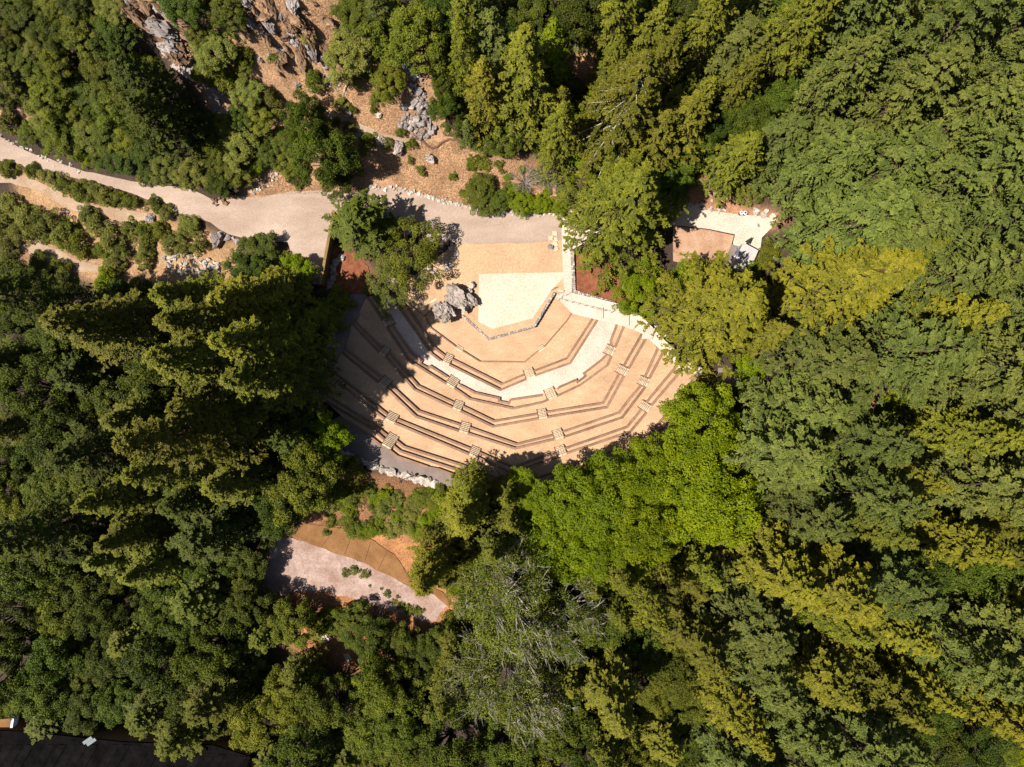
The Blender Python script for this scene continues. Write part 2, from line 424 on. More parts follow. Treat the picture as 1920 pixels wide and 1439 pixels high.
def ramp_z(x, y):
    s = (x - P(1060, 0, 1)[0]) / (P(1310, 0, 5)[0] - P(1060, 0, 1)[0])
    return 0.95 + max(0, min(1, s)) * 5.3


SLABS = [(PIT, 0.0)] + [(slab_poly(i), ZR[i]) for i in range(NR)] + [(TERR, 0.9)]
core = (np.abs(GX) < 60) & (np.abs(GY) < 45)
RPOLY = [P(u, v, 3)[:2] for u, v in RAMP]
tmin = np.full(GX.shape, np.inf)
for dx, dy in ((0, 0), (1.1, 0), (-1.1, 0), (0, 1.1), (0, -1.1), (.8, .8), (-.8, .8), (.8, -.8), (-.8, -.8)):
    sz = np.full(GX.shape, np.inf)
    x_, y_ = GX[core] + dx, GY[core] + dy
    sub = np.full(x_.shape, np.inf)
    for pl, zz in SLABS:
        sub[in_poly(pl, x_, y_)] = zz
    k_ = in_poly(RPOLY, x_, y_)
    sub[k_] = np.minimum(sub[k_], [ramp_z(a, b) for a, b in zip(x_[k_], y_[k_])])
    sz[core] = sub
    tmin = np.minimum(tmin, sz)
GZ = np.minimum(GZ, tmin - 0.3)


def zone_px(poly, z=3.0): return [P(u, v, z)[:2] for u, v in poly]


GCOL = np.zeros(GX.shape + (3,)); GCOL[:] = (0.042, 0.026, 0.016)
ZONES = [
    ([(430, 380), (480, 250), (440, 100), (470, 0), (620, 0), (700, 100), (820, 120), (860, 260), (1000, 290), (1080, 330), (1070, 400), (860, 390), (700, 345), (560, 360)], (0.33, 0.19, 0.105), 6),
    ([(0, 300), (0, 480), (140, 520), (420, 530), (560, 520), (560, 470), (400, 440), (240, 370)], (0.33, 0.195, 0.10), 6),
    ([(1050, 60), (1120, 90), (1110, 150), (1060, 150)], (0.32, 0.17, 0.09), 7),
    ([(1260, 370), (1340, 320), (1400, 390), (1480, 400), (1460, 430), (1270, 400)], (0.32, 0.16, 0.09), 2),
    ([(1320, 310), (1390, 250), (1410, 270), (1350, 320)], (0.36, 0.2, 0.12), 3),
    ([(600, 880), (830, 905), (800, 1000), (720, 1010), (560, 980)], (0.22, 0.10, 0.045), 5),
    ([(490, 990), (860, 1000), (860, 1180), (680, 1260), (560, 1240), (480, 1140)], (0.28, 0.125, 0.05), 3.4),
    ([(610, 460), (660, 460), (720, 545), (650, 560), (610, 540)], (0.24, 0.11, 0.06), 1),
    ([(240, 0), (480, 0), (430, 120), (330, 120)], (0.24, 0.14, 0.075), 15),
    ([(380, 130), (440, 140), (430, 240), (380, 230)], (0.28, 0.17, 0.11), 9),
    ([(1590, 740), (1680, 745), (1670, 780), (1600, 770)], (0.30, 0.11, 0.05), 8),
]
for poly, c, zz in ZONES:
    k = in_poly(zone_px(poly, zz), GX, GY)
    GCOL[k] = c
for _ in range(2):   # soften the borders of the soils
    g = GCOL.copy()
    g[1:-1, 1:-1] = (GCOL[1:-1, 1:-1] * 2 + GCOL[:-2, 1:-1] + GCOL[2:, 1:-1] + GCOL[1:-1, :-2] + GCOL[1:-1, 2:]) / 6
    GCOL = g


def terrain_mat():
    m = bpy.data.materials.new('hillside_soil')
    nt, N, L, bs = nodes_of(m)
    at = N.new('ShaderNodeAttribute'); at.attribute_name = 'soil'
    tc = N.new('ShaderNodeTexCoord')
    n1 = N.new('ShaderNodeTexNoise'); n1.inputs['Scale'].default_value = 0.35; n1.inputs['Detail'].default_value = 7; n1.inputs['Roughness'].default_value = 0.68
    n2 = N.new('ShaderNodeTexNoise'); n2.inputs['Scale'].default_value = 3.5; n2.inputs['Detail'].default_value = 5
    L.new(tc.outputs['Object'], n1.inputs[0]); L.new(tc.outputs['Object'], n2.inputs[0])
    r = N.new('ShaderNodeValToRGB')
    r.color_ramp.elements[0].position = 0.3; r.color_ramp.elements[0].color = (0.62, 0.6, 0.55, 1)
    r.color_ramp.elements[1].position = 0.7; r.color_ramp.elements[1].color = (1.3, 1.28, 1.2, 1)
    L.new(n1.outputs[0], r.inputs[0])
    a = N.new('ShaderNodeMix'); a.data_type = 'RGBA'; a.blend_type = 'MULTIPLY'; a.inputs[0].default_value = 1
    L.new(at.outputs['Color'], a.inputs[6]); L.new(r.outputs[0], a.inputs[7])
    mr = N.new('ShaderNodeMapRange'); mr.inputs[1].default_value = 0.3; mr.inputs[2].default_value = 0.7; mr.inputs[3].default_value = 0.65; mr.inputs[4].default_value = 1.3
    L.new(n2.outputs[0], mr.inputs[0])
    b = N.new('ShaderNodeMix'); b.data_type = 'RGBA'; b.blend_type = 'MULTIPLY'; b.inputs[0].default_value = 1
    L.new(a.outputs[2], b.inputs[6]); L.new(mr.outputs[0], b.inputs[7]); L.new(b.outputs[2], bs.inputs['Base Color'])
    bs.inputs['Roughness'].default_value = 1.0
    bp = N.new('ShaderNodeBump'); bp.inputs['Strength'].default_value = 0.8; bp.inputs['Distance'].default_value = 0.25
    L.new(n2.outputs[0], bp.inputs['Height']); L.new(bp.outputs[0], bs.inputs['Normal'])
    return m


ny, nx = GX.shape
idx = np.arange(nx * ny).reshape(ny, nx)
q = np.stack([idx[:-1, :-1], idx[:-1, 1:], idx[1:, 1:], idx[1:, :-1]], -1).reshape(-1, 4)
tri = np.concatenate([q[:, [0, 1, 2]], q[:, [0, 2, 3]]])
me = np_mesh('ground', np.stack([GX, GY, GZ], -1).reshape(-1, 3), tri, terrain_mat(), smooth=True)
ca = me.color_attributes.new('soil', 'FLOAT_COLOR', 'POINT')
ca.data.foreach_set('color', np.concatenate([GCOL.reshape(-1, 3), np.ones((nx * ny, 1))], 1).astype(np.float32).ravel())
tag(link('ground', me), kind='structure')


def drape(name, px, mat, dz=0.07, step=1.6, kind='structure', jitter=0.0, zfun=None):
    """a sheet laid on the ground inside an outline given in pixels"""
    pts = [G(u, v) for u, v in px]
    ring = []
    for i, a in enumerate(pts):
        b = pts[(i + 1) % len(pts)]
        n = max(1, int((b - a).length / step))
        for k in range(n):
            p = a.lerp(b, k / n)
            j = jitter if 0 < k else jitter * 0.4
            ring.append(Vector((p.x + rnd.uniform(-j, j), p.y + rnd.uniform(-j, j))))
    x0, x1 = min(p.x for p in ring), max(p.x for p in ring); y0, y1 = min(p.y for p in ring), max(p.y for p in ring)
    gx, gy = np.meshgrid(np.arange(x0 + 0.4, x1, step), np.arange(y0 + 0.4, y1, step))
    k = in_poly(ring, gx, gy)
    inner = [Vector((x, y)) for x, y in zip(gx[k], gy[k])]
    n = len(ring)
    vs, es, fs, *_ = delaunay_2d_cdt(ring + inner, [(i, (i + 1) % n) for i in range(n)], [], 1, 1e-4)
    vx = np.array([v[0] for v in vs]); vy = np.array([v[1] for v in vs])
    z = H0(vx, vy) + dz if zfun is None else np.array([zfun(a, b) for a, b in zip(vx, vy)])
    V = [(a, b, c) for a, b, c in zip(vx, vy, z)]
    F = []
    for f in fs:
        a, b, c = [Vector(V[i][:2]) for i in f[:3]]
        F.append(tuple(f) if (b - a).cross(c - a) > 0 else tuple(f)[::-1])
    return tag(link(name, pydata(name, V, F, mat, True)), kind=kind)


# ------------------------------------------------------------------ roads, paths, yards
drape('gravel_road', [(-60, 235), (0, 256), (60, 288), (110, 305), (160, 322), (230, 336), (300, 349), (345, 352), (380, 365), (405, 378), (440, 368), (480, 372), (545, 360), (600, 358), (650, 364), (700, 352), (760, 357), (830, 376), (900, 393), (1000, 404), (1056, 404),
                      (1056, 450), (1000, 456), (860, 458), (845, 452), (800, 430), (740, 412), (690, 405), (636, 404), (622, 440), (612, 500), (604, 536), (570, 530), (548, 490), (540, 455), (500, 450), (470, 452), (430, 440), (395, 418), (330, 400), (270, 372), (200, 348), (120, 330), (60, 318), (0, 302), (-60, 290)], M['gravel'], 0.09, 1.5, jitter=0.15)
drape('footpath', [(-50, 315), (0, 325), (50, 332), (100, 352), (130, 372), (180, 385), (240, 392), (282, 402), (285, 416), (240, 418), (185, 404), (140, 395), (105, 380), (70, 358), (20, 344), (-50, 335)], M['path'], 0.08, 1.5, jitter=0.2)
drape('earth_path', [(30, 448), (80, 452), (130, 480), (185, 500), (190, 512), (140, 512), (90, 490), (40, 470)], M['path'], 0.08, 1.5, jitter=0.3)
drape('hillside_trail', [(560, 196), (600, 206), (640, 218), (690, 238), (740, 256), (790, 266), (790, 274), (730, 268), (680, 252), (630, 234), (575, 212)], M['path'], 0.12, 1.2, jitter=0.2)
drape('upper_path', [(0, 205), (40, 204), (66, 222), (50, 232), (20, 222), (0, 218)], M['yard'], 0.08, 1.2, jitter=0.2)
drape('gravel_lot', [(506, 1030), (520, 1008), (545, 1006), (580, 1018), (640, 1040), (690, 1058), (740, 1084), (775, 1104), (812, 1112), (838, 1135), (818, 1164), (790, 1166), (750, 1148), (700, 1136), (650, 1118), (600, 1108), (550, 1108), (508, 1128), (490, 1100)], M['lot'], 0.1, 1.5, jitter=0.25)
drape('bare_earth_slope', [(548, 1005), (575, 982), (640, 990), (700, 1012), (740, 1040), (770, 1085), (830, 1110), (852, 1134), (838, 1136), (812, 1113), (775, 1105), (740, 1085), (690, 1059), (640, 1041), (580, 1019)], M['orange'], 0.13, 1.5, jitter=0.2)
drape('mulch_bed', [(1071, 470), (1110, 470), (1180, 520), (1190, 575), (1164, 573), (1075, 548)], M['mulch'], 0.12, 1.5)
drape('planting_bed', [(634, 470), (650, 462), (690, 500), (700, 540), (660, 552), (622, 545)], M['mulch'], 0.1, 1.5)
drape('concrete_walk', [(1040, 404), (1060, 396), (1150, 380), (1240, 376), (1290, 380), (1320, 394), (1380, 402), (1425, 406), (1456, 412), (1448, 426), (1428, 446), (1424, 480), (1395, 510), (1372, 500), (1378, 470), (1374, 456), (1378, 440), (1330, 430), (1275, 424), (1160, 420), (1070, 470), (1070, 440)], M['concrete'], 0.10, 1.5)
drape('earth_yard', [(1262, 424), (1330, 432), (1376, 442), (1368, 470), (1352, 506), (1300, 500), (1262, 490)], M['yard'], 0.06, 1.5)
drape('paved_strip', [(1371, 458), (1386, 463), (1372, 500), (1352, 506)], M['asphalt'], 0.14, 1.5)
drape('side_path', [(652, 552), (688, 552), (676, 590), (664, 604), (648, 650), (626, 690), (612, 742), (600, 775), (585, 770), (596, 700), (622, 640), (640, 590)], M['asphalt'], 0.15, 1.5)
drape('clearing_path', [(1345, 690), (1385, 690), (1398, 715), (1370, 740), (1350, 735)], M['asphalt'], 0.2, 1.5)
drape('forest_path', [(1622, 762), (1660, 760), (1672, 772), (1640, 778)], M['asphalt'], 0.1, 1.5)
drape('lower_pavement', [(1225, 1405), (1290, 1400), (1375, 1400), (1395, 1450), (1225, 1460)], M['yard'], 0.1, 1.5)

# ------------------------------------------------------------------ the bowl: pit floor, stage terrace, stepped terraces
tag(MB().prism(PIT, -3.0, 0.0).build('pit_floor', M['dg']), kind='structure')
tag(MB().prism(TERR, -3.0, 0.9).build('stage_terrace', M['dg_top']), kind='structure')
STG = [P(u, v, 0.95)[:2] for u, v in [(898, 514), (1056, 511), (1056, 522), (1036, 542), (999, 597), (924, 617), (897, 604)]]
tag(MB().prism(STG, 0.5, 0.95).build('stage_floor', M['stage']), kind='structure')
for i in range(NR):
    poly = slab_poly(i)
    mat = M['concrete'] if i == 2 else (M['asphalt'] if i == NR - 1 else M['dg'])
    z0 = 0.0 if i == 0 else ZR[i - 1]
    tag(MB().prism(poly, z0, ZR[i]).build('terrace', mat), kind='structure')

ORD = ['first', 'second', 'third', 'fourth', 'fifth', 'sixth']


def offset_line(pts, d):
    """polyline moved sideways (away from the stage for positive d)"""
    out = []
    n = len(pts)
    for i in range(n):
        p = Vector(pts[i])
        ns = []
        for a, b in ((i - 1, i), (i, i + 1)):
            if a >= 0 and b < n:
                t = (Vector(pts[b]) - Vector(pts[a])).normalized(); ns.append(Vector((t.y, -t.x)))
        m = sum(ns, Vector((0, 0)))
        m.normalize()
        c = max(0.45, m.dot(ns[0]))
        out.append(p + m * d / c)
    return out


PAIRS = {1: 1, 2: 1, 3: 2, 4: 2, 5: 3, 6: 3, 7: 4, 8: 4, 9: 5, 10: 5, 11: 6, 12: 6, 13: 6}
for i in range(NR):
    nrun = len(ROWS[i])
    zlow = 0.0 if i == 0 else ZR[i - 1]
    for r, run in enumerate(ROWS[i]):
        pts = [Vector(P(u, v, ZR[i])[:2]) for u, v in run]
        wdt = 0.16 if i == 0 else 0.34
        fr = offset_line(pts, -0.07); bk = offset_line(pts, wdt); rf = offset_line(pts, -0.045); rb = offset_line(pts, -0.002)
        b = empty('terrace_bench', (pts[0].x, pts[0].y, zlow))
        for k in range(len(pts) - 1):
            off = b.location
            zt, zb = ZR[i] + 0.07, ZR[i] - 0.045
            g = 0.006
            t = (pts[k + 1] - pts[k]).normalized() * g
            f0, f1, b0, b1 = fr[k] + t, fr[k + 1] - t, bk[k] + t, bk[k + 1] - t
            mb = MB().hexa([(p.x - off.x, p.y - off.y, zb - off.z) for p in (f0, b0, b1, f1)][::-1], [(p.x - off.x, p.y - off.y, zt - off.z) for p in (f0, b0, b1, f1)][::-1])
            mb.build('seat_plank', M['timber'], b)
            mb = MB().hexa([(p.x - off.x, p.y - off.y, 0.0) for p in (rf[k], rb[k], rb[k + 1], rf[k + 1])][::-1], [(p.x - off.x, p.y - off.y, zb - off.z - 0.002) for p in (rf[k], rb[k], rb[k + 1], rf[k + 1])][::-1])
            mb.build('riser_board', M['riser'], b)
        if nrun == 5:
            where = ['before its first stair', 'between first and second stairs', 'between second and third stairs', 'between third and fourth stairs', 'from last stair to ramp'][r]
        elif nrun == 3 and i < 3:
            where = ['on the boulder side of its stairs', 'between its two stairs', 'on the ramp side of its stairs'][r]
        else:
            where = ['shaded stretch before the stair', 'beyond the stair along the back rows', 'stretch beyond the gap in the asphalt'][r]
        if i == 0: lab = 'low timber kerb seat round the pit, ' + where
        elif i < 11: lab = f'{"lower" if i % 2 else "upper"} brown timber bench of the {ORD[PAIRS[i] - 1]} pair, ' + where
        else: lab = f'{["lowest", "middle", "topmost"][i - 11]} brown timber bench of the back rows, ' + where
        tag(b, lab, 'bench', 'timber benches of the terraces')


def stair(front, back, out, width, zlow, zhigh, n, label, rail=True, cheeks=True):
    """front: middle of the lowest nosing, out: uphill direction, run: front to back"""
    a = Vector(front); c = Vector(back); out = Vector(out).normalized(); side = Vector((-out.y, out.x))
    run = (c - a).dot(out); d = run / n
    e = empty('stair', (a.x, a.y, zlow))
    for k in range(n):
        z1 = (zhigh - zlow) * (k + 1) / n + 0.014
        s0 = k * d; s1 = (k + 1) * d + (0.10 if k == n - 1 else -0.03)
        q = [out * s0 - side * width / 2, out * s0 + side * width / 2, out * s1 + side * width / 2, out * s1 - side * width / 2]
        zb = max(-0.3, z1 - 0.9)
        MB().hexa([(p.x, p.y, zb) for p in q][::-1], [(p.x, p.y, z1) for p in q][::-1]).build('tread', M['tread'], e)
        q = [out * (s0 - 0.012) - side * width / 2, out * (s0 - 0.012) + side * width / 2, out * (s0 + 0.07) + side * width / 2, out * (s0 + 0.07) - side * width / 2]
        MB().hexa([(p.x, p.y, z1 - 0.06) for p in q][::-1], [(p.x, p.y, z1 + 0.006) for p in q][::-1]).build('nosing_shadow', M['timber'], e)  # added dark strip draws the shadow line along each tread edge
    hr = zhigh - zlow
    for sg in ((-1, 1) if cheeks else ()):
        q = [out * (-0.12) + side * sg * (width / 2 + 0.02), out * (-0.12) + side * sg * (width / 2 + 0.15), out * (run + 0.1) + side * sg * (width / 2 + 0.15), out * (run + 0.1) + side * sg * (width / 2 + 0.02)]
        if sg < 0: q = q[::-1]
        MB().hexa([(p.x, p.y, -0.2) for p in q], [(p.x, p.y, 0.10 + (0 if k2 in ((0, 1) if sg > 0 else (2, 3)) else hr)) for k2, p in enumerate(q)]).build('cheek_wall', M['riser'], e)
    if rail:
        p0 = out * 0.1; p1 = out * run
        mb = MB()
        mb.tube([(p0.x, p0.y, 0.0), (p0.x, p0.y, 0.9), (p1.x, p1.y, 0.9 + hr), (p1.x, p1.y, hr)], [0.025] * 4, 5)
        mb.build('handrail', M['metal'], e)
    return tag(e, label, 'stair', 'stairs through the benches')


for lo, hi in ((1, 2), (3, 4), (5, 6), (7, 8), (9, 10), (11, 12)):
    for s in range(min(len(ROWS[lo]), len(ROWS[hi])) - 1):
        f = (Vector(P(*ROWS[lo][s][-1], ZR[lo])[:2]) + Vector(P(*ROWS[lo][s + 1][0], ZR[lo])[:2])) / 2
        t = Vector(P(*ROWS[lo][s + 1][0], ZR[lo])[:2]) - Vector(P(*ROWS[lo][s][-1], ZR[lo])[:2])
        bk = (Vector(P(*ROWS[hi][s][-1], ZR[hi])[:2]) + Vector(P(*ROWS[hi][s + 1][0], ZR[hi])[:2])) / 2
        out = Vector((t.y, -t.x)).normalized()
        if out.dot(f - Vector((2, 16))) < 0: out = -out
        w = max(1.2, min(1.75, t.length * 0.92))
        nm = ORD[PAIRS[lo] - 1]
        top = 13 if lo == 11 else hi
        run = (bk - f).dot(out)
        n = 6
        extra = run * (1.9 if lo == 11 else 1.0)
        lab = f'pale-treaded stair through the {nm} bench pair, {ORD[s]} flight from the shaded side' if lo < 11 else 'pale-treaded stair climbing through the back rows to the asphalt path'
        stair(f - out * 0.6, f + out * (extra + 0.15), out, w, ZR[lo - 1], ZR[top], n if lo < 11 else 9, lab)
for s in (0, 1):
    a = Vector(P(*ROWS[0][s][-1], 0)[:2]); b = Vector(P(*ROWS[0][s + 1][0], 0)[:2]); t = b - a
    out = Vector((t.y, -t.x)).normalized(); f = (a + b) / 2
    if out.dot(f - Vector((2, 16))) < 0: out = -out
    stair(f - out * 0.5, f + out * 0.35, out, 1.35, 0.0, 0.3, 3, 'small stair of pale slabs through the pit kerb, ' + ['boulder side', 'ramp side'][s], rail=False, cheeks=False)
# stairs from the stage terrace down to the pit
for (a, b, c, lab) in (((799, 584), (824, 569), (806, 576), 'pale steps between the rock outcrop and the pit kerb'), ((1043, 554), (1058, 557), (1050, 548), 'pale steps beside the stage wall and railing')):
    a = Vector(P(*a, 0)[:2]); b = Vector(P(*b, 0)[:2]); t = b - a
    out = Vector((-t.y, t.x)).normalized()
    f = (a + b) / 2
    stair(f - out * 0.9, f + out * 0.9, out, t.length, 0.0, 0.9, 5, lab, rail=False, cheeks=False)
# stairs at the benches' top end under the open tree
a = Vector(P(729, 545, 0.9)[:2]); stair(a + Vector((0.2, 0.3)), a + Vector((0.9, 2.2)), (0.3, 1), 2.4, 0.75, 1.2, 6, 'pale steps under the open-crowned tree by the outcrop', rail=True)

# ramp with stairs on the sunny side
drape('stepped_ramp', RAMP, M['concrete'], step=1.2, zfun=ramp_z)
WALK = [(1052, 398), (1072, 398), (1072, 548), (1058, 556), (1054, 470)]
drape('terrace_walk', WALK, M['concrete'], 0.16, 1.5)
for k, (u0, v0, u1, v1, lab) in enumerate(((1112, 578, 1112, 598, 'lowest'), (1160, 588, 1160, 612, 'middle'), (1208, 617, 1203, 636, 'topmost'))):
    z = ramp_z(*P(u0, v0, 2)[:2])
    a = Vector(P(u0, v0, z)[:2]); b = Vector(P(u1, v1, z)[:2])
    e = empty('ramp_stair', (a.x, a.y, z))
    for j in range(6):
        x = 0.3 * j
        q = [(x, 0.0), (x + 0.28, 0.05), (b.x - a.x + x + 0.28, b.y - a.y), (b.x - a.x + x, b.y - a.y)]
        z1 = 0.12 + 0.11 * j
        MB().hexa([(p[0], p[1], z1 - 0.6) for p in q][::-1], [(p[0], p[1], z1) for p in q][::-1]).build('tread', M['concrete'], e)
    tag(e, f'{lab} flight of pale treads across the concrete ramp', 'stair', 'stairs on the ramp')
# railing along the ramp
e = empty('railing', P(1046, 565, 0.9))
mb = MB(); line = []
for j in range(9):
    u = 1048 + j * 12.2; v = 562 + j * 3.1
    z = ramp_z(*P(u, v, 1.2)[:2]) - 0.05
    p = Vector(P(u, v, z)) - e.location
    MB().tube([p, p + Vector((0, 0, 1.05))], [0.05, 0.05], 6).build('post', M['metal'], e)
    line.append(p + Vector((0, 0, 1.05)))
mb.tube(line, [0.03] * len(line), 5).build('top_rail', M['grey_metal'], e)
tag(e, 'thin metal railing on posts along the concrete ramp', 'railing')
for (u0, v0, u1, v1, lab) in ((1033, 546, 1042, 540, 'short dark handrail at the end of the stage wall'), (1053, 560, 1057, 546, 'short dark handrail between stage steps and concrete walk')):
    a = Vector(P(u0, v0, 0.2)); b = Vector(P(u1, v1, 1.0))
    o = MB().tube([(0, 0, 0), (0, 0, 0.95), b - a + Vector((0, 0, 0.9)), b - a], [0.035] * 4, 6).build('handrail', M['metal'])
    o.location = a
    tag(o, lab, 'handrail')


# ------------------------------------------------------------------ stones
def rock_mesh(name, seed, npts=16, mat=None, rough=0):
    """angular block: hull of random points; rough > 0 breaks its faces up into smaller facets"""
    import bmesh
    bm = bmesh.new()
    r = random.Random(seed)
    for _ in range(npts):
        d = Vector((r.gauss(0, 1), r.gauss(0, 1), r.gauss(0, 1))).normalized() * r.uniform(0.38, 0.55)
        bm.verts.new((max(-.46, min(.46, d.x)), max(-.46, min(.46, d.y)), max(-.4, min(.4, d.z))))
    bmesh.ops.convex_hull(bm, input=bm.verts[:])
    bmesh.ops.delete(bm, geom=[v for v in bm.verts if not v.link_faces], context='VERTS')
    for k in range(rough):
        bmesh.ops.subdivide_edges(bm, edges=bm.edges[:], cuts=1, use_grid_fill=True)
        bmesh.ops.triangulate(bm, faces=bm.faces[:])
        amp = 0.05 * 0.62 ** k
        for v in bm.verts: v.co += Vector((r.gauss(0, amp), r.gauss(0, amp), r.gauss(0, amp)))
    bmesh.ops.recalc_face_normals(bm, faces=bm.faces[:])
    me = bpy.data.meshes.new(name)
    bm.to_mesh(me); bm.free()
    if mat: me.materials.append(mat)
    return me


ROCKS = {k: [rock_mesh('stone', 10 * i + j, 15, M[k]) for j in range(7)] for i, k in enumerate(('white_rock', 'grey_rock', 'brown_rock'))}
BIGR = {k: [rock_mesh('boulder', 90 + 10 * i + j, 18, M[k], 3) for j in range(5)] for i, k in enumerate(('white_rock', 'grey_rock', 'outcrop', 'brown_rock'))}


def stones_along(name, label, px, n, size, kind='white_rock', spread=0.25, cat='stone edging', z=None, group=None):
    pts = [G(u, v) for u, v in px]
    if z is not None: pts = [Vector(P(u, v, z)) for u, v in px]
    L_ = [0]
    for a, b in zip(pts, pts[1:]): L_.append(L_[-1] + (b - a).length)
    e = empty(name, pts[0])
    for k in range(n):
        s = (k + rnd.uniform(0.1, 0.9)) / n * L_[-1]
        i = max(j for j in range(len(L_) - 1) if L_[j] <= s)
        p = pts[i].lerp(pts[i + 1], (s - L_[i]) / (L_[i + 1] - L_[i]))
        p = p + Vector((rnd.gauss(0, spread), rnd.gauss(0, spread), 0))
        zz = p.z if z is not None else h0(p.x, p.y)
        sz = size * rnd.uniform(0.65, 1.45)
        link('stone', rnd.choice(ROCKS[kind]), e, (p.x - e.location.x, p.y - e.location.y, zz + 0.13 * sz - e.location.z), (rnd.uniform(-.5, .5), rnd.uniform(-.5, .5), rnd.uniform(0, 6.3)), (sz * rnd.uniform(0.8, 1.35), sz, sz * rnd.uniform(0.6, 0.95)))
    return tag(e, label, cat, group)


def rubble(name, label, poly, n, smin, smax, kind, cat='rock pile'):
    us = [p[0] for p in poly]; vs = [p[1] for p in poly]
    c = G(sum(us) / len(us), sum(vs) / len(vs))
    e = empty(name, c)
    k = 0
    while k < n:
        u, v = rnd.uniform(min(us), max(us)), rnd.uniform(min(vs), max(vs))
        if not in_poly(poly, [u], [v])[0]: continue
        p = G(u, v) if n < 60 else Vector((*P(u, v, c.z)[:2], 0)); p.z = h0(p.x, p.y)
        s = smin + (smax - smin) * rnd.random() ** 2.2
        link('stone', rnd.choice(ROCKS[kind]), e, p - c + Vector((0, 0, 0.16 * s)), (rnd.uniform(-.8, .8), rnd.uniform(-.8, .8), rnd.uniform(0, 6.3)), (s * rnd.uniform(0.8, 1.5), s, s * rnd.uniform(0.55, 1)))
        k += 1
    return tag(e, label, cat)


stones_along('rock_edging', 'line of white rocks edging the gravel road below the dry slope', [(692, 351), (760, 357), (830, 377), (900, 394), (1000, 404), (1056, 402)], 120, 0.62, spread=0.22)
stones_along('rock_edging', 'white rocks lining the planting bed beside the golden timber wall', [(640, 478), (626, 500), (622, 520), (616, 540)], 20, 1.05, spread=0.3)
stones_along('rock_edging', 'ring of pale boulders round the open-crowned tree', [(690, 420), (740, 432), (800, 440), (828, 446), (848, 460), (850, 485), (842, 505), (815, 512), (790, 510)], 34, 1.05, spread=0.35)
stones_along('rock_edging', 'white rocks along the concrete walk below the forest slope', [(1276, 380), (1310, 388), (1345, 394), (1362, 396)], 22, 0.8, spread=0.25)
stones_along('rock_edging', 'few pale boulders at the far end of the concrete walk', [(1410, 398), (1430, 402), (1445, 404)], 6, 1.2, spread=0.3)
stones_along('rock_edging', 'line of white rocks beside the upper part of the concrete ramp', [(1163, 574), (1190, 590), (1220, 608), (1246, 630)], 34, 0.7, spread=0.2)
stones_along('rock_edging', 'scattered rocks on the road edge under the brush', [(396, 436), (420, 446), (445, 452), (470, 462)], 12, 1.0, 'grey_rock', 0.35)
stones_along('rock_edging', 'white rocks at the road end beside the golden timber wall', [(536, 480), (548, 490), (556, 505), (590, 520), (603, 530)], 16, 0.8, 'white_rock', 0.4)
stones_along('rock_edging', 'pale rocks along the top edge of the gravel road', [(0, 252), (40, 275), (90, 300), (150, 322)], 22, 0.6, 'white_rock', 0.3)
stones_along('rock_edging', 'brown rocks at the foot of the slope where the road widens', [(398, 382), (425, 372), (445, 366)], 12, 0.9, 'brown_rock', 0.4)
stones_along('rock_edging', 'dark stones along the lower edge of the narrow footpath', [(120, 395), (170, 408), (220, 425), (260, 432)], 22, 0.6, 'grey_rock', 0.3)
rubble('rock_pile', 'bright white rubble spread below the footpath', [(305, 485), (340, 475), (410, 492), (412, 515), (350, 518), (318, 510)], 150, 0.35, 1.1, 'white_rock')
rubble('rock_pile', 'small white rubble where the gravel road widens', [(462, 335), (500, 322), (530, 328), (515, 345), (470, 365)], 80, 0.25, 0.7, 'white_rock')
rubble('rock_pile', 'tall scree of grey blocks on the dry slope', [(760, 130), (780, 140), (800, 165), (812, 230), (800, 250), (745, 240), (742, 225), (765, 190), (775, 160)], 190, 0.4, 1.7, 'grey_rock')
rubble('rock_pile', 'grey scree half hidden in the brush', [(390, 165), (425, 160), (425, 215), (400, 225)], 60, 0.4, 1.5, 'grey_rock')
rubble('rock_pile', 'loose pale rubble under the fallen branch', [(600, 110), (630, 105), (640, 170), (615, 180)], 50, 0.3, 0.9, 'grey_rock')
rubble('rock_pile', 'reddish rubble behind the grey scree', [(730, 105), (790, 100), (820, 140), (800, 165), (760, 130)], 60, 0.3, 0.9, 'brown_rock')
rubble('rock_pile', 'scattered stones on the bare slope above the concrete walk', [(1310, 340), (1340, 330), (1375, 370), (1340, 385)], 40, 0.25, 0.9, 'white_rock')
rubble('rock_pile', 'dark rocks and soil above the gravel lot', [(610, 950), (680, 930), (760, 960), (770, 1020), (690, 1000)], 70, 0.3, 1.0, 'brown_rock')

# dry stone wall behind the last row
stones_along('dry_stone_wall', 'bright dry stone wall behind the asphalt path', [(640, 850), (680, 868), (720, 880), (765, 895), (815, 908)], 34, 1.45, 'white_rock', 0.12, 'wall', z=6.1)
stones_along('dry_stone_wall', 'low mossy stone wall on the slope above the concrete walk', [(1340, 332), (1362, 350), (1376, 374)], 22, 0.8, 'grey_rock', 0.1, 'wall')
stones_along('dry_stone_wall', 'shaded stone wall along the side path', [(640, 582), (620, 640), (600, 690), (588, 745)], 40, 0.9, 'white_rock', 0.25, 'wall')


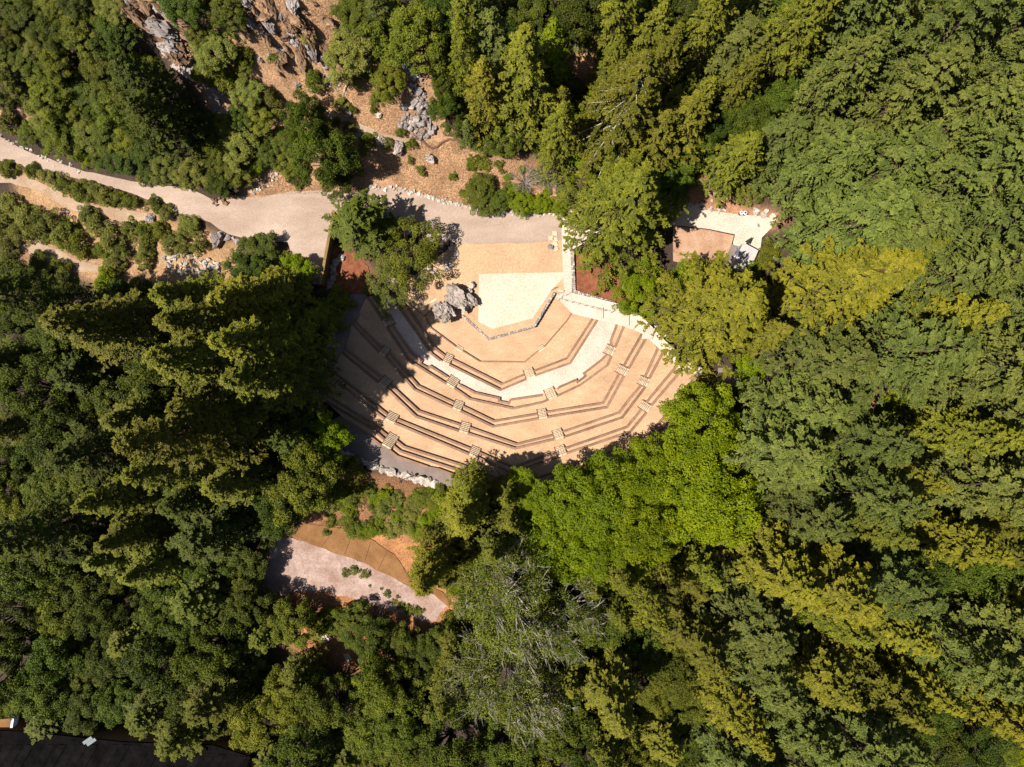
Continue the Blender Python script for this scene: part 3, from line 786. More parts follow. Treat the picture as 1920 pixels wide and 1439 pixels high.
def stone_wall(label, px, z0, z1, thick, n):
    e = empty('stone_wall', P(*px[0], z1))
    off = e.location
    pts = [Vector(P(u, v, z1)[:2]) for u, v in px]
    core = offset_line(pts, 0.0); back = offset_line(pts, thick)
    for a, b, c, d in zip(core, core[1:], back, back[1:]):
        MB().hexa([(p.x - off.x, p.y - off.y, z0 - off.z) for p in (a, c, d, b)][::-1], [(p.x - off.x, p.y - off.y, -0.03) for p in (a, c, d, b)][::-1]).build('core', M['grey_rock'], e)
    tot = sum((b - a).length for a, b in zip(pts, pts[1:])); mid = offset_line(pts, thick / 2)
    for k in range(n):
        s = (k + 0.5) / n * tot; i = 0
        while i < len(pts) - 2 and s > (pts[i + 1] - pts[i]).length: s -= (pts[i + 1] - pts[i]).length; i += 1
        p = mid[i].lerp(mid[i + 1], min(1, s / (pts[i + 1] - pts[i]).length))
        sz = tot / n * 1.25
        for jj in (-1, 1):
            t = (mid[i + 1] - mid[i]).normalized(); nn = Vector((t.y, -t.x)) * jj * thick * 0.26
            link('stone', rnd.choice(ROCKS['white_rock' if rnd.random() < 0.5 else 'grey_rock']), e, (p.x + nn.x - off.x, p.y + nn.y - off.y, 0.0), (rnd.uniform(-.3, .3), 0, math.atan2(t.y, t.x) + rnd.uniform(-.3, .3)), (sz * rnd.uniform(0.8, 1.1), thick * 0.75, 0.3))
    return tag(e, label, 'wall')


stone_wall('low stone retaining wall along the stage front above the pit', [(868, 590), (917, 634), (1000, 611), (1038, 548)], 0.0, 0.95, 0.4, 44)
stone_wall('stone retaining wall between red mulch bed and concrete walk', [(1070, 470), (1074, 549), (1164, 575)], 0.8, 1.9, -0.55, 42)


def outcrop(name, label, cat, blocks, kind='outcrop'):
    c = G(*blocks[0][:2])
    e = empty(name, c)
    for (u, v, sx, sy, sz, rz, kd) in blocks:
        p = G(u, v)
        link('boulder', rnd.choice(BIGR[kd or kind]), e, p - c + Vector((0, 0, sz * 0.28)), (rnd.uniform(-.25, .25), rnd.uniform(-.25, .25), rz), (sx, sy, sz))
    return tag(e, label, cat)


outcrop('rock_outcrop', 'craggy limestone mass at the side of the stage', 'rock', [(862, 556), (862, 556, 6.0, 3.6, 2.6, -0.8, None), (870, 572, 4.2, 3.0, 2.6, -0.7, 'white_rock'), (852, 566, 4.0, 4.0, 2.2, 0.3, None), (880, 560, 4.4, 1.8, 1.6, -0.75, None), (856, 545, 3.5, 2.4, 1.8, -0.6, None)][1:])
outcrop('rock_outcrop', 'rounded weathered boulder with moss beside the pit steps', 'rock', [(832, 586, 4.4, 4.8, 3.2, 0.4, None), (838, 594, 3.0, 2.6, 2.6, 1.2, None), (826, 580, 2.6, 2.8, 2.4, 0.2, None)])
for (u, v, s, kd, lab) in ((884, 536, 1.5, 'white_rock', 'bright white boulder next to the stage corner'), (880, 546, 1.2, 'white_rock', 'small white boulder between outcrop and stage'), (873, 580, 1.1, 'white_rock', 'white boulder at the foot of the limestone mass'), (1033, 464, 1.5, 'grey_rock', 'grey oval boulder on the granite by the walk'),
                          (610, 233, 2.0, 'grey_rock', 'flat grey boulder above the hillside trail'), (655, 213, 1.7, 'grey_rock', 'pale boulder beside the hillside trail'), (710, 218, 1.3, 'white_rock', 'small pale boulder on the dry slope'), (672, 255, 1.6, 'grey_rock', 'boulder below the hillside trail'),
                          (714, 268, 2.6, 'outcrop', 'dark mossy crag below the hillside trail'), (748, 280, 2.8, 'outcrop', 'long low crag on the dry slope'), (807, 300, 2.4, 'outcrop', 'lone undercut rock on the bare slope'), (410, 452, 3.2, 'grey_rock', 'broad grey boulder beside the gravel road'), (285, 412, 2.2, 'grey_rock', 'grey boulder at the end of the narrow footpath'), (318, 405, 2.0, 'grey_rock', 'angular grey boulder between footpath and road'),
                          (560, 163, 1.3, 'grey_rock', 'round grey boulder on the orange slope'), (1400, 350, 1.6, 'grey_rock', 'grey boulder under the fir slope'), (640, 1195, 1.0, 'brown_rock', 'brown stone beside the concrete slab')):
    p = G(u, v)
    o = link('boulder', rnd.choice(BIGR[kd]), None, p + Vector((0, 0, s * 0.2)), (rnd.uniform(-.3, .3), rnd.uniform(-.3, .3), rnd.uniform(0, 6)), (s, s * rnd.uniform(0.7, 0.95), s * 0.7))
    tag(o, lab, 'boulder')


def cliff(label, spine, n, smin, smax, kd, wid):
    """broken ledges along a line of pixels, blocks lying along the strike"""
    pts = [G(u, v) for u, v in spine]
    c = pts[0]; e = empty('quarry_cliff', c)
    for k in range(n):
        i = rnd.randrange(len(pts) - 1); t = rnd.random()
        p = pts[i].lerp(pts[i + 1], t); d = pts[i + 1] - pts[i]
        off = rnd.gauss(0, wid)
        nn = Vector((-d.y, d.x, 0)).normalized()
        p = p + nn * off; p.z = h0(p.x, p.y)
        sc = smin + (smax - smin) * rnd.random() ** 1.8
        link('rock_block', rnd.choice(BIGR[kd] if rnd.random() < 0.7 else BIGR['grey_rock']), e, p - c + Vector((0, 0, sc * rnd.uniform(-0.05, 0.3))), (rnd.gauss(0, .25), rnd.gauss(0, .25), math.atan2(d.y, d.x) + rnd.gauss(0, .35)), (sc * rnd.uniform(1.1, 2.2), sc * rnd.uniform(.6, 1), sc * rnd.uniform(.6, 1.3)))
    return tag(e, label, 'cliff')


cliff('brown quarry cliff with overhanging ledge among dark trees', [(236, 0), (262, 30), (300, 50), (335, 75), (362, 100)], 46, 1.2, 4.2, 'brown_rock', 1.6)
cliff('broken ochre crag with pale ledges above the dry slope', [(455, 0), (478, 40), (500, 75), (530, 110), (545, 125)], 40, 0.8, 2.4, 'brown_rock', 1.2)
cliff('upper ochre ledge of pale blocks under black conifer shade', [(528, 0), (548, 40), (575, 65), (595, 95), (600, 120)], 46, 0.8, 3.0, 'brown_rock', 1.8)

# ------------------------------------------------------------------ made things
# golden timber retaining fence
A, B = Vector(P(634, 404, 1.2)), Vector(P(609, 538, 1.4))
e = empty('timber_fence', A)
d = B - A; t = Vector((d.x, d.y)).normalized(); nrm = Vector((t.y, -t.x)); Lf = Vector((d.x, d.y)).length
for k in range(3):
    s0, s1 = Lf * k / 3 + 0.05, Lf * (k + 1) / 3 - 0.05
    for j in range(12):
        z0 = -0.3 + j * 0.29
        q = [t * s0 - nrm * 0.06, t * s1 - nrm * 0.06, t * s1 + nrm * 0.06, t * s0 + nrm * 0.06]
        MB().hexa([(p.x, p.y, z0) for p in q], [(p.x, p.y, z0 + 0.28) for p in q]).build('board', M['fence'], e)
for k in range(4):
    p = t * (Lf * k / 3)
    MB().box((p.x, p.y, 1.4), (0.07, 0.11, 1.85), math.atan2(t.y, t.x)).build('post', M['riser'], e)
q = [t * 0 - nrm * 0.3, t * Lf - nrm * 0.3, t * Lf + nrm * 0.14, t * 0 + nrm * 0.14]
for k in range(3):
    s0, s1 = Lf * k / 3 + 0.03, Lf * (k + 1) / 3 - 0.03
    q = [t * s0 - nrm * 0.34, t * s1 - nrm * 0.34, t * s1 + nrm * 0.14, t * s0 + nrm * 0.14]
    MB().hexa([(p.x, p.y, 3.27) for p in q], [(p.x, p.y, 3.36) for p in q]).build('cap_rail', M['fence'], e)
tag(e, 'long golden timber fence wall dividing gravel road and planting bed', 'fence')

# pavers by the grey boulder
for k, (u, v) in enumerate(((1040, 438), (1033, 447), (1041, 450), (1041, 458), (1042, 467))):
    o = MB().box((0, 0, 0), (0.45, 0.4, 0.05), 0.1 * k).build('paving_slab', M['tread'])
    o.location = P(u, v, 1.02)
    tag(o, 'pale square paving slab lying near the grey oval boulder', 'paving slab', 'paving slabs near the boulder')
# lamp post behind the seats
p = Vector(P(758, 898, 6.2))
e = empty('lamp_post', p)
MB().tube([(0, 0, 0), (0, 0, 3.6)], [0.07, 0.05], 8).build('pole', M['metal'], e)
MB().tube([(0, 0, 0), (0, 0, 0.12)], [0.2, 0.2], 10).build('base', M['metal'], e)
MB().tube([(0, 0, 3.5), (0, 0, 3.6), (0, 0, 3.95), (0, 0, 4.05)], [0.1, 0.28, 0.26, 0.06], 10).build('lamp_head', M['metal'], e)
MB().tube([(0, 0, 2.7), (-0.35, 0.45, 2.95), (-0.45, 0.6, 2.9)], [0.04, 0.04, 0.12], 6).build('side_arm', M['metal'], e)
tag(e, 'slim dark lamp post standing behind the dry stone wall', 'lamp post')
# fallen branch on the slope
pts = [(707, 116), (695, 116), (685, 121), (674, 133), (664, 145), (655, 156), (648, 168), (643, 182)]
c = G(*pts[0]); e = empty('fallen_branch', c)
w = [G(u, v, 0.7 - 0.05 * k) - c for k, (u, v) in enumerate(pts)]
MB().tube(w, [0.3, 0.28, 0.24, 0.2, 0.17, 0.14, 0.1, 0.05], 8).build('stem', M['pale_bark'], e, True)
for k, (u, v) in ((2, (668, 126)), (3, (665, 128)), (4, (672, 152)), (5, (640, 166)), (6, (650, 185)), (1, (690, 128))):
    MB().tube([w[k], G(u, v, 0.9) - c], [0.07, 0.02], 5).build('twig', M['pale_bark'], e)
tag(e, 'long bleached fallen branch curving across the dry slope', 'branch')
# wattle roll
c = G(775, 252); w = [G(u, v, 0.12) - c for u, v in ((775, 252), (782, 261), (793, 265), (801, 274), (810, 279), (820, 276), (828, 268), (842, 262), (856, 263), (872, 270))]
o = MB().tube(w, [0.2] * len(w), 8).build('straw_wattle', M['hose'], None, True); o.location = c
tag(o, 'dark winding straw wattle across the dry slope', 'straw wattle')
c = G(952, 275); w = [G(u, v, 0.12) - c for u, v in ((940, 262), (950, 280), (962, 285), (978, 284))]
o = MB().tube(w, [0.16] * 4, 8).build('straw_wattle', M['hose'], None, True); o.location = c
tag(o, 'short straw wattle at the foot of the dark conifer', 'straw wattle')
# erosion mat seams on the bare earth
for k, (a, b) in enumerate((((622, 1000), (604, 1024)), ((660, 1004), (646, 1040)), ((694, 1020), (684, 1052)), ((726, 1032), (710, 1068)))):
    c = G(*a, 0.16); o = MB().tube([(0, 0, 0), G(*b, 0.16) - c], [0.04, 0.04], 6).build('wattle_seam', M['hose']); o.location = c
    tag(o, 'thin dark seam running down the bare orange earth', 'erosion seam', 'seams on the orange earth')
# slabs in the brush
for (a, lab) in (((((585, 1188), (606, 1183), (622, 1198), (606, 1208))), 'pale concrete slab in the brush under the gravel lot'), ((((643, 1226), (654, 1226), (660, 1238), (650, 1242))), 'small concrete slab end showing between two bushes')):
    z = G(*a[0]).z + 0.3
    o = MB().prism([P(u, v, z)[:2] for u, v in a], z - 0.6, z).build('concrete_slab', M['concrete'])
    tag(o, lab, 'slab')

# flat-roofed service building
z1 = 4.4
R4 = [(1394, 455), (1422, 470), (1402, 516), (1373, 499)]
poly = [P(u, v, z1)[:2] for u, v in R4]; c = G(1395, 482)
e = empty('service_building', c)
loc = [(p[0] - c.x, p[1] - c.y) for p in poly]
cx, cy = sum(p[0] for p in loc) / 4, sum(p[1] for p in loc) / 4
ins = [(cx + (p[0] - cx) * 0.93, cy + (p[1] - cy) * 0.95) for p in loc]
MB().prism(ins, -0.6, z1 - c.z - 0.2).build('wall', M['grey_metal'], e)
rf = MB().prism(loc, z1 - c.z - 0.2, z1 - c.z).build('roof', M['roof_pale'], e)
MB().tube([(cx + 0.9, cy - 0.6, z1 - c.z - 0.05), (cx + 0.9, cy - 0.6, z1 - c.z + 0.35)], [0.18, 0.18], 10).build('vent', M['metal'], rf)
tag(e, 'small flat-roofed pale grey building at the edge of the forest', 'building')
pz = 3.2
q = [P(u, v, pz) for u, v in ((1397, 453), (1411, 444), (1404, 458))]
o = MB().prism([p[:2] for p in q], pz - 0.1, pz).build('canopy', M['metal']); tag(o, 'dark triangular canopy at the corner of the grey building', 'canopy')
for k, (u, v, mt, lab) in enumerate(((1384, 468, 'grey_metal', 'grey bin against the flat-roofed building'), (1381, 476, 'blue', 'dark blue bin next to the grey bin by the building'), (1378, 485, 'whiteplastic', 'white bin between two blue bins by the building'), (1374, 494, 'blue', 'bright blue bin at the forest end of the row of bins'))):
    p = G(u, v, 0.1); e = empty('wheeled_bin', p, 0.45)
    MB().hexa([(-.3, -.32, 0.05), (.3, -.32, 0.05), (.3, .32, 0.05), (-.3, .32, 0.05)], [(-.38, -.4, 1.0), (.38, -.4, 1.0), (.38, .4, 1.0), (-.38, .4, 1.0)]).build('body', M[mt], e)
    MB().box((0, 0, 1.05), (0.41, 0.43, 0.045)).build('lid', M[mt], e)
    tag(e, lab, 'bin')
for u, lab in ((1387, 'round bin with pale rim next to the concrete walk, forest slope side'), (1394, 'round bin with blue-grey rim beside the other round bin')):
    p = G(u, 402, 0.1); e = empty('round_bin', p)
    MB().tube([(0, 0, 0), (0, 0, 0.9)], [0.32, 0.36], 12).build('body', M['metal'], e)
    MB().tube([(0, 0, 0.9), (0, 0, 0.96)], [0.38, 0.3], 12).build('rim', M['trim'], e)
    MB().tube([(0, 0, 0.96), (0, 0, 0.98)], [0.22, 0.2], 12).build('opening', M['yard'] if u < 1390 else M['glass'], e)
    tag(e, lab, 'bin')
p = G(1423, 423, 0.12); e = empty('manhole_cover', p)
MB().tube([(0, 0, 0), (0, 0, 0.02)], [0.45, 0.45], 18).build('ring', M['roof_pale'], e)
MB().tube([(0, 0, 0.01), (0, 0, 0.03)], [0.34, 0.34], 18).build('lid', M['grey_metal'], e)
tag(e, 'round grey manhole cover in the concrete walk', 'manhole cover')

# dark-roofed building in the corner
zr = 9.0
RO = [(-60, 1368), (40, 1372), (230, 1392), (400, 1398), (470, 1420), (440, 1500), (-60, 1520)]
c = Vector(P(150, 1430, 3.0)); e = empty('dark_roofed_building', c)
poly = [(P(u, v, zr)[0] - c.x, P(u, v, zr)[1] - c.y) for u, v in RO]
cx, cy = sum(p[0] for p in poly) / len(poly), sum(p[1] for p in poly) / len(poly)
MB().prism([(cx + (p[0] - cx) * 0.96, cy + (p[1] - cy) * 0.93) for p in poly], -2.0, zr - c.z - 0.3).build('wall', M['wall'], e)
rf = MB().prism(poly, zr - c.z - 0.3, zr - c.z).build('roof', M['roof'], e)
for k in range(26):   # standing courses across the roof
    u = -50 + k * 20
    a = Vector(P(u, 1396 + max(0, u - 230) * 0.1, zr)); b = Vector(P(u - 60, 1500, zr))
    q = [(a.x - c.x, a.y - c.y), (a.x - c.x + 1.3, a.y - c.y - .1), (b.x - c.x + 1.3, b.y - c.y), (b.x - c.x, b.y - c.y)]
    MB().hexa([(p[0], p[1], zr - c.z - 0.05) for p in q][::-1], [(p[0], p[1], zr - c.z + 0.03 + 0.05 * (k % 3)) for p in q][::-1]).build('roof_course', M['roof'], rf)
for (u, v) in ((165, 1388), (172, 1391)):
    p = Vector(P(u, v, zr + 0.4)) - c
    MB().box(p, (0.9, 0.28, 0.15), 0.6).build('skylight', M['glass'], rf)
tag(e, 'large dark-roofed building in the shade at the wood edge', 'building')
c = Vector(P(10, 1358, 8)); e = empty('orange_gable', c)
MB().prism([(P(u, v, 9.6)[0] - c.x, P(u, v, 9.6)[1] - c.y) for u, v in ((-30, 1352), (24, 1347), (20, 1364), (-30, 1364))], -5, 1.6).build('roof', M['orange'], e)
MB().prism([(P(u, v, 9.7)[0] - c.x, P(u, v, 9.7)[1] - c.y) for u, v in ((22, 1348), (26, 1348), (23, 1365), (19, 1365))], 0.5, 1.7).build('trim', M['trim'], e)
tag(e, 'sunlit orange annex with white trim beside the dark roof', 'building')
c = Vector(P(485, 1440, 5)); e = empty('lean_to', c)
MB().prism([(P(u, v, 6.5)[0] - c.x, P(u, v, 6.5)[1] - c.y) for u, v in ((466, 1428), (500, 1434), (505, 1460), (460, 1460))], -3, 1.5).build('roof', M['orange'], e)
for k in range(2):
    p = Vector(P(486 + 12 * k, 1424 + 3 * k, 7)) - c
    f = MB().box(p, (0.55, 0.7, 0.08), -0.4).build('skylight', M['roof'], e)
    MB().box(p + Vector((0, 0, -0.03)), (0.62, 0.77, 0.06), -0.4).build('frame', M['grey_metal'], f)
tag(e, 'small ochre lean-to with two framed skylights', 'building')

# ------------------------------------------------------------------ plants
def unit(a): return a / (np.linalg.norm(a, axis=-1, keepdims=True) + 1e-9)


def leaf_cards(C, D, U, ln, wd, tint, R):
    """every leaf is a small folded blade: C centre, D long axis, U face direction"""
    n = len(C)
    D = unit(D); Sd = unit(np.cross(D, U)); Nn = np.cross(Sd, D)
    ln = ln[:, None]; wd = wd[:, None]
    v0 = C - D * ln * 0.5
    v1 = C + Sd * wd * 0.5 + Nn * wd * 0.18 + D * ln * 0.05
    v2 = C + D * ln * 0.5 - Nn * ln * 0.12
    v3 = C - Sd * wd * 0.5 + Nn * wd * 0.18 + D * ln * 0.05
    V = np.stack([v0, v1, v2, v3], 1).reshape(-1, 3)
    b = np.arange(n)[:, None] * 4
    T = np.concatenate([b + [0, 1, 2], b + [0, 2, 3]], 0)
    return V, T, np.repeat(np.clip(tint, 0, 1), 4)


def conifer(seed, h, R, nb, K, q, t0=0.12, power=0.8, up=0.35, droop=0.30, size=0.34, bark='bark', bulge=0.0):
    r = np.random.RandomState(seed)
    t = t0 + (0.985 - t0) * (np.arange(nb) + r.uniform(0, 1, nb)) / nb
    t = t0 + (t - t0) ** 1.0
    prof = ((1 - t) / (1 - t0)) ** power * (1 + bulge * np.sin(np.pi * (t - t0) / (1 - t0)))
    lob = 1 + 0.18 * np.sin(3 * (np.arange(nb) * 2.39996) + 9 * t + seed)
    L = R * np.maximum(prof, 0.05) * r.uniform(0.72, 1.12, nb) * lob
    az = np.arange(nb) * 2.39996 + r.normal(0, 0.25, nb)
    el = -0.22 + (up + 0.22) * ((t - t0) / (1 - t0)) + r.normal(0, 0.10, nb)
    org = np.stack([np.zeros(nb), np.zeros(nb), t * h], 1)
    dirh = np.stack([np.cos(az), np.sin(az), np.zeros(nb)], 1)
    sidev = np.stack([-np.sin(az), np.cos(az), np.zeros(nb)], 1)

    def bp(i, s):
        z = np.tan(el[i]) * L[i] * s - droop * L[i] * s * s + 0.12 * L[i] * s ** 3
        return org[i] + dirh[i] * (L[i] * s)[:, None] + np.stack([0 * z, 0 * z, z], 1)
    bi = np.repeat(np.arange(nb), K)
    s = r.uniform(0.12, 1.0, nb * K) ** 0.75
    keep = r.uniform(0, 1, nb * K) < np.clip(0.25 + L[bi] / R * 1.1, 0, 1)
    bi, s = bi[keep], s[keep]
    sg = r.choice([-1, 1], len(bi))
    bl = (0.42 * L[bi] * (1.08 - s) + 0.28) * r.uniform(0.6, 1.2, len(bi))
    bd = unit(dirh[bi] * 0.75 + sidev[bi] * (sg * r.uniform(0.45, 1.0, len(bi)))[:, None] + np.array([0, 0, -0.22]) + r.normal(0, 0.10, (len(bi), 3)))
    bt = r.uniform(0, 1, len(bi))
    li = np.repeat(np.arange(len(bi)), q)
    g = r.uniform(0, 1, len(li))
    C = bp(bi, s)[li] + bd[li] * (bl[li] * g)[:, None] + r.normal(0, 1, (len(li), 3)) * np.array([0.075, 0.075, 0.06]) * (size / 0.3)
    D = bd[li] + r.normal(0, 0.42, (len(li), 3))
    U = np.array([0, 0, 1.0]) + r.normal(0, 0.42, (len(li), 3)) + dirh[bi][li] * 0.25
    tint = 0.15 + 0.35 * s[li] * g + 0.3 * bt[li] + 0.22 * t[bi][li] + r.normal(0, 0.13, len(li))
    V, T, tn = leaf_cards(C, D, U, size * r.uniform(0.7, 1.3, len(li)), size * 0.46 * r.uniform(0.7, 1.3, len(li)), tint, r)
    mb = MB()
    mb.tube([(0, 0, -1.5), (0, 0, h * 0.1), (0, 0, h * 0.5), (0, 0, h * 0.985)], [h * 0.022, h * 0.015, h * 0.009, 0.03], 8)
    for k in range(0, nb):
        if L[k] < 0.8: continue
        pts = bp(np.array([k, k, k]), np.array([0.02, 0.5, 0.95]))
        mb.tube(pts, [0.022 * L[k] * 0.8 + 0.015, 0.03 + 0.004 * L[k], 0.012], 4, False)
    return (V, T, tn), mb


def broadleaf(seed, h, R, depth, ncl, q, size=0.30, crown_z=0.62, csize=0.24, pale=False, fill=1.0):
    r = np.random.RandomState(seed)
    zc = h - depth * 0.5 if crown_z is None else h * crown_z
    u = r.normal(0, 1, (ncl, 3)); u[:, 2] = np.abs(u[:, 2]) * 1.0 - 0.25; u[:ncl // 6] = np.concatenate([r.normal(0, 0.42, (ncl // 6, 2)), np.ones((ncl // 6, 1))], 1); u = unit(u)
    ang = np.arctan2(u[:, 1], u[:, 0])
    lob = 1 + 0.16 * np.sin(2 * ang + seed) + 0.14 * np.sin(3 * ang + 2.1 * seed) + 0.08 * np.sin(5 * ang + seed * 0.7)
    f = r.uniform(0.45, 1.0, ncl) ** 0.6 * lob
    f[:ncl // 6] = r.uniform(0.72, 1.0, ncl // 6)
    cc = np.stack([u[:, 0] * R * f, u[:, 1] * R * f, zc + u[:, 2] * (h - zc) * f], 1)
    rc = R * csize * r.uniform(0.6, 1.35, ncl)
    ct = r.uniform(0, 1, ncl)
    cnt = np.maximum(20, (q * (rc / (R * csize)) ** 2).astype(int))
    li = np.repeat(np.arange(ncl), cnt)
    n = len(li)
    d = r.normal(0, 1, (n, 3)); d[:, 2] = d[:, 2] * 0.8 + 0.45; d = unit(d)
    bump = 1 + 0.22 * np.sin(7 * d[:, 0] + ct[li] * 20) * np.sin(6 * d[:, 1] + ct[li] * 31)
    rr_ = rc[li] * (r.uniform(0.35, 1.0, n) ** 0.35) * bump
    C = cc[li] + d * rr_[:, None] * np.array([1, 1, 0.75])
    U = d * 0.55 + np.array([0, 0, 0.6]) + r.normal(0, 0.5, (n, 3))
    D = np.cross(U, r.normal(0, 1, (n, 3)))
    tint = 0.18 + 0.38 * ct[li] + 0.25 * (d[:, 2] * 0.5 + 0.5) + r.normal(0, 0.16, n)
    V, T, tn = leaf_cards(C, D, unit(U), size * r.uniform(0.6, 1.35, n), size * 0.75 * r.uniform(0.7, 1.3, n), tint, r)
    mb = MB()
    tr = R * 0.055
    fork = Vector((0, 0, zc * 0.42))
    mb.tube([(0, 0, -1.5), (0, 0, zc * 0.2), fork], [tr * 1.3, tr, tr * 0.8], 8)
    order = np.argsort(-f)[:max(10, ncl // 2)] if pale else np.argsort(-rc)[:max(8, ncl // 3)]
    for k in order:
        c = Vector(cc[k]); m = fork.lerp(c, 0.5) + Vector((r.normal(0, .08) * R, r.normal(0, .08) * R, 0.05 * h))
        th = tr * (0.42 if pale else 0.34)
        mb.tube([fork, m, c], [th, th * 0.6, th * 0.25], 5, False)
        if pale:
            for _ in range(6):
                a_ = m.lerp(c, r.uniform(0.45, 1))
                e_ = c + Vector((r.normal(0, 1) * rc[k] * 0.75, r.normal(0, 1) * rc[k] * 0.75, (0.35 + abs(r.normal(0, 0.7))) * rc[k]))
                b_ = a_.lerp(e_, 0.55) + Vector((r.normal(0, .12), r.normal(0, .12), r.normal(0, .1))) * rc[k]
                mb.tube([a_, b_, e_], [th * 0.3, th * 0.18, 0.012], 4, False)
                for _2 in range(3):
                    s_ = b_.lerp(e_, r.uniform(0, 0.7)); d_ = (e_ - a_) * r.uniform(0.2, 0.4)
                    mb.tube([s_, s_ + d_ + Vector((r.normal(0, .22), r.normal(0, .22), r.normal(0, .12))) * rc[k]], [th * 0.13, 0.01], 3, False)
    return (V, T, tn), mb


PROTO = {}


def make_proto(key, builder, leafmat, barkmat):
    (V, T, tn), mb = builder
    PROTO[key] = (np_mesh('crown', V, T, M[leafmat], tn), mb.mesh('trunk', M[barkmat], True))


for k in range(3): make_proto(f'redwood{k}', conifer(20 + k, 38, 6.4, 185, 15, 24, power=0.72, size=0.30), 'redwood', 'bark')
for k in range(3): make_proto(f'fir{k}', conifer(40 + k, 34, 6.0, 120, 18, 24, t0=0.2, power=0.6, up=0.5, droop=0.22, size=0.31, bulge=0.25), 'fir', 'bark')
for k in range(2): make_proto(f'young{k}', conifer(60 + k, 22, 4.0, 170, 9, 20, t0=0.05, power=0.7, up=0.55, size=0.27, bulge=0.2), 'redwood', 'bark')
make_proto('spread', conifer(71, 28, 9.0, 150, 22, 25, t0=0.1, power=0.85, up=0.25, droop=0.2, size=0.32), 'redwood', 'bark')
for k in range(2): make_proto(f'maple{k}', broadleaf(80 + k, 16, 8.0, 10, 200, 270, size=0.27, crown_z=0.55, csize=0.14), 'maple', 'bark')
for k in range(3): make_proto(f'oak{k}', broadleaf(90 + k, 11, 5.6, 7, 130, 230, size=0.24, crown_z=0.5, csize=0.16), 'oak', 'bark')
make_proto('madrone0', broadleaf(101, 20, 9.5, 12, 130, 210, size=0.29, crown_z=0.5, csize=0.17, pale=True), 'madrone', 'pale_bark')
make_proto('open0', broadleaf(104, 12, 7.5, 9, 95, 150, size=0.26, crown_z=0.5, csize=0.14), 'oak', 'bark')
for k in range(3): make_proto(f'shrub{k}', broadleaf(110 + k, 2.6, 2.1, 2.4, 34, 150, size=0.19, crown_z=0.3, csize=0.27), 'shrub', 'grey_twig')
make_proto('bush0', broadleaf(120, 1.0, 0.9, 1, 14, 40, size=0.17, crown_z=0.25, csize=0.3), 'oak', 'grey_twig')


def bare_shrub(seed, R):
    r = random.Random(seed); mb = MB()
    for k in range(46):
        a = r.uniform(0, 6.28); l = R * r.uniform(0.5, 1.1); e1 = r.uniform(0.3, 1.2)
        m = Vector((math.cos(a) * l * 0.5, math.sin(a) * l * 0.5, l * 0.55 * e1)); t = Vector((math.cos(a + r.uniform(-.4, .4)) * l, math.sin(a) * l, l * 0.9 * e1))
        mb.tube([(0, 0, 0), m, t], [0.07, 0.045, 0.015], 4, False)
        for _ in range(3):
            mb.tube([m.lerp(t, r.uniform(0.1, .8)), t + Vector((r.gauss(0, .3 * R), r.gauss(0, .3 * R), r.gauss(0, .15 * R)))], [0.03, 0.01], 3, False)
    return mb.mesh('twigs', M['grey_twig'])


BARE = bare_shrub(5, 3.0)
SIZES = {'redwood': (38, 6.4), 'fir': (34, 6.0), 'young': (22, 4.0), 'spread': (28, 9.0), 'maple': (16, 8.0), 'oak': (11, 5.6), 'madrone': (20, 9.5), 'open': (12, 7.5), 'shrub': (2.6, 2.1), 'bush': (1.0, 0.9)}
NVAR = {'redwood': 3, 'fir': 3, 'young': 2, 'spread': 1, 'maple': 2, 'oak': 3, 'madrone': 1, 'open': 1, 'shrub': 3, 'bush': 1}
KNAME = {'redwood': 'redwood_tree', 'fir': 'fir_tree', 'young': 'young_redwood', 'spread': 'redwood_tree', 'maple': 'maple_tree', 'oak': 'oak_tree', 'madrone': 'pale_limbed_tree', 'open': 'open_crowned_tree', 'shrub': 'shrub', 'bush': 'low_plant'}
KCAT = {'shrub': 'shrub', 'bush': 'plant'}

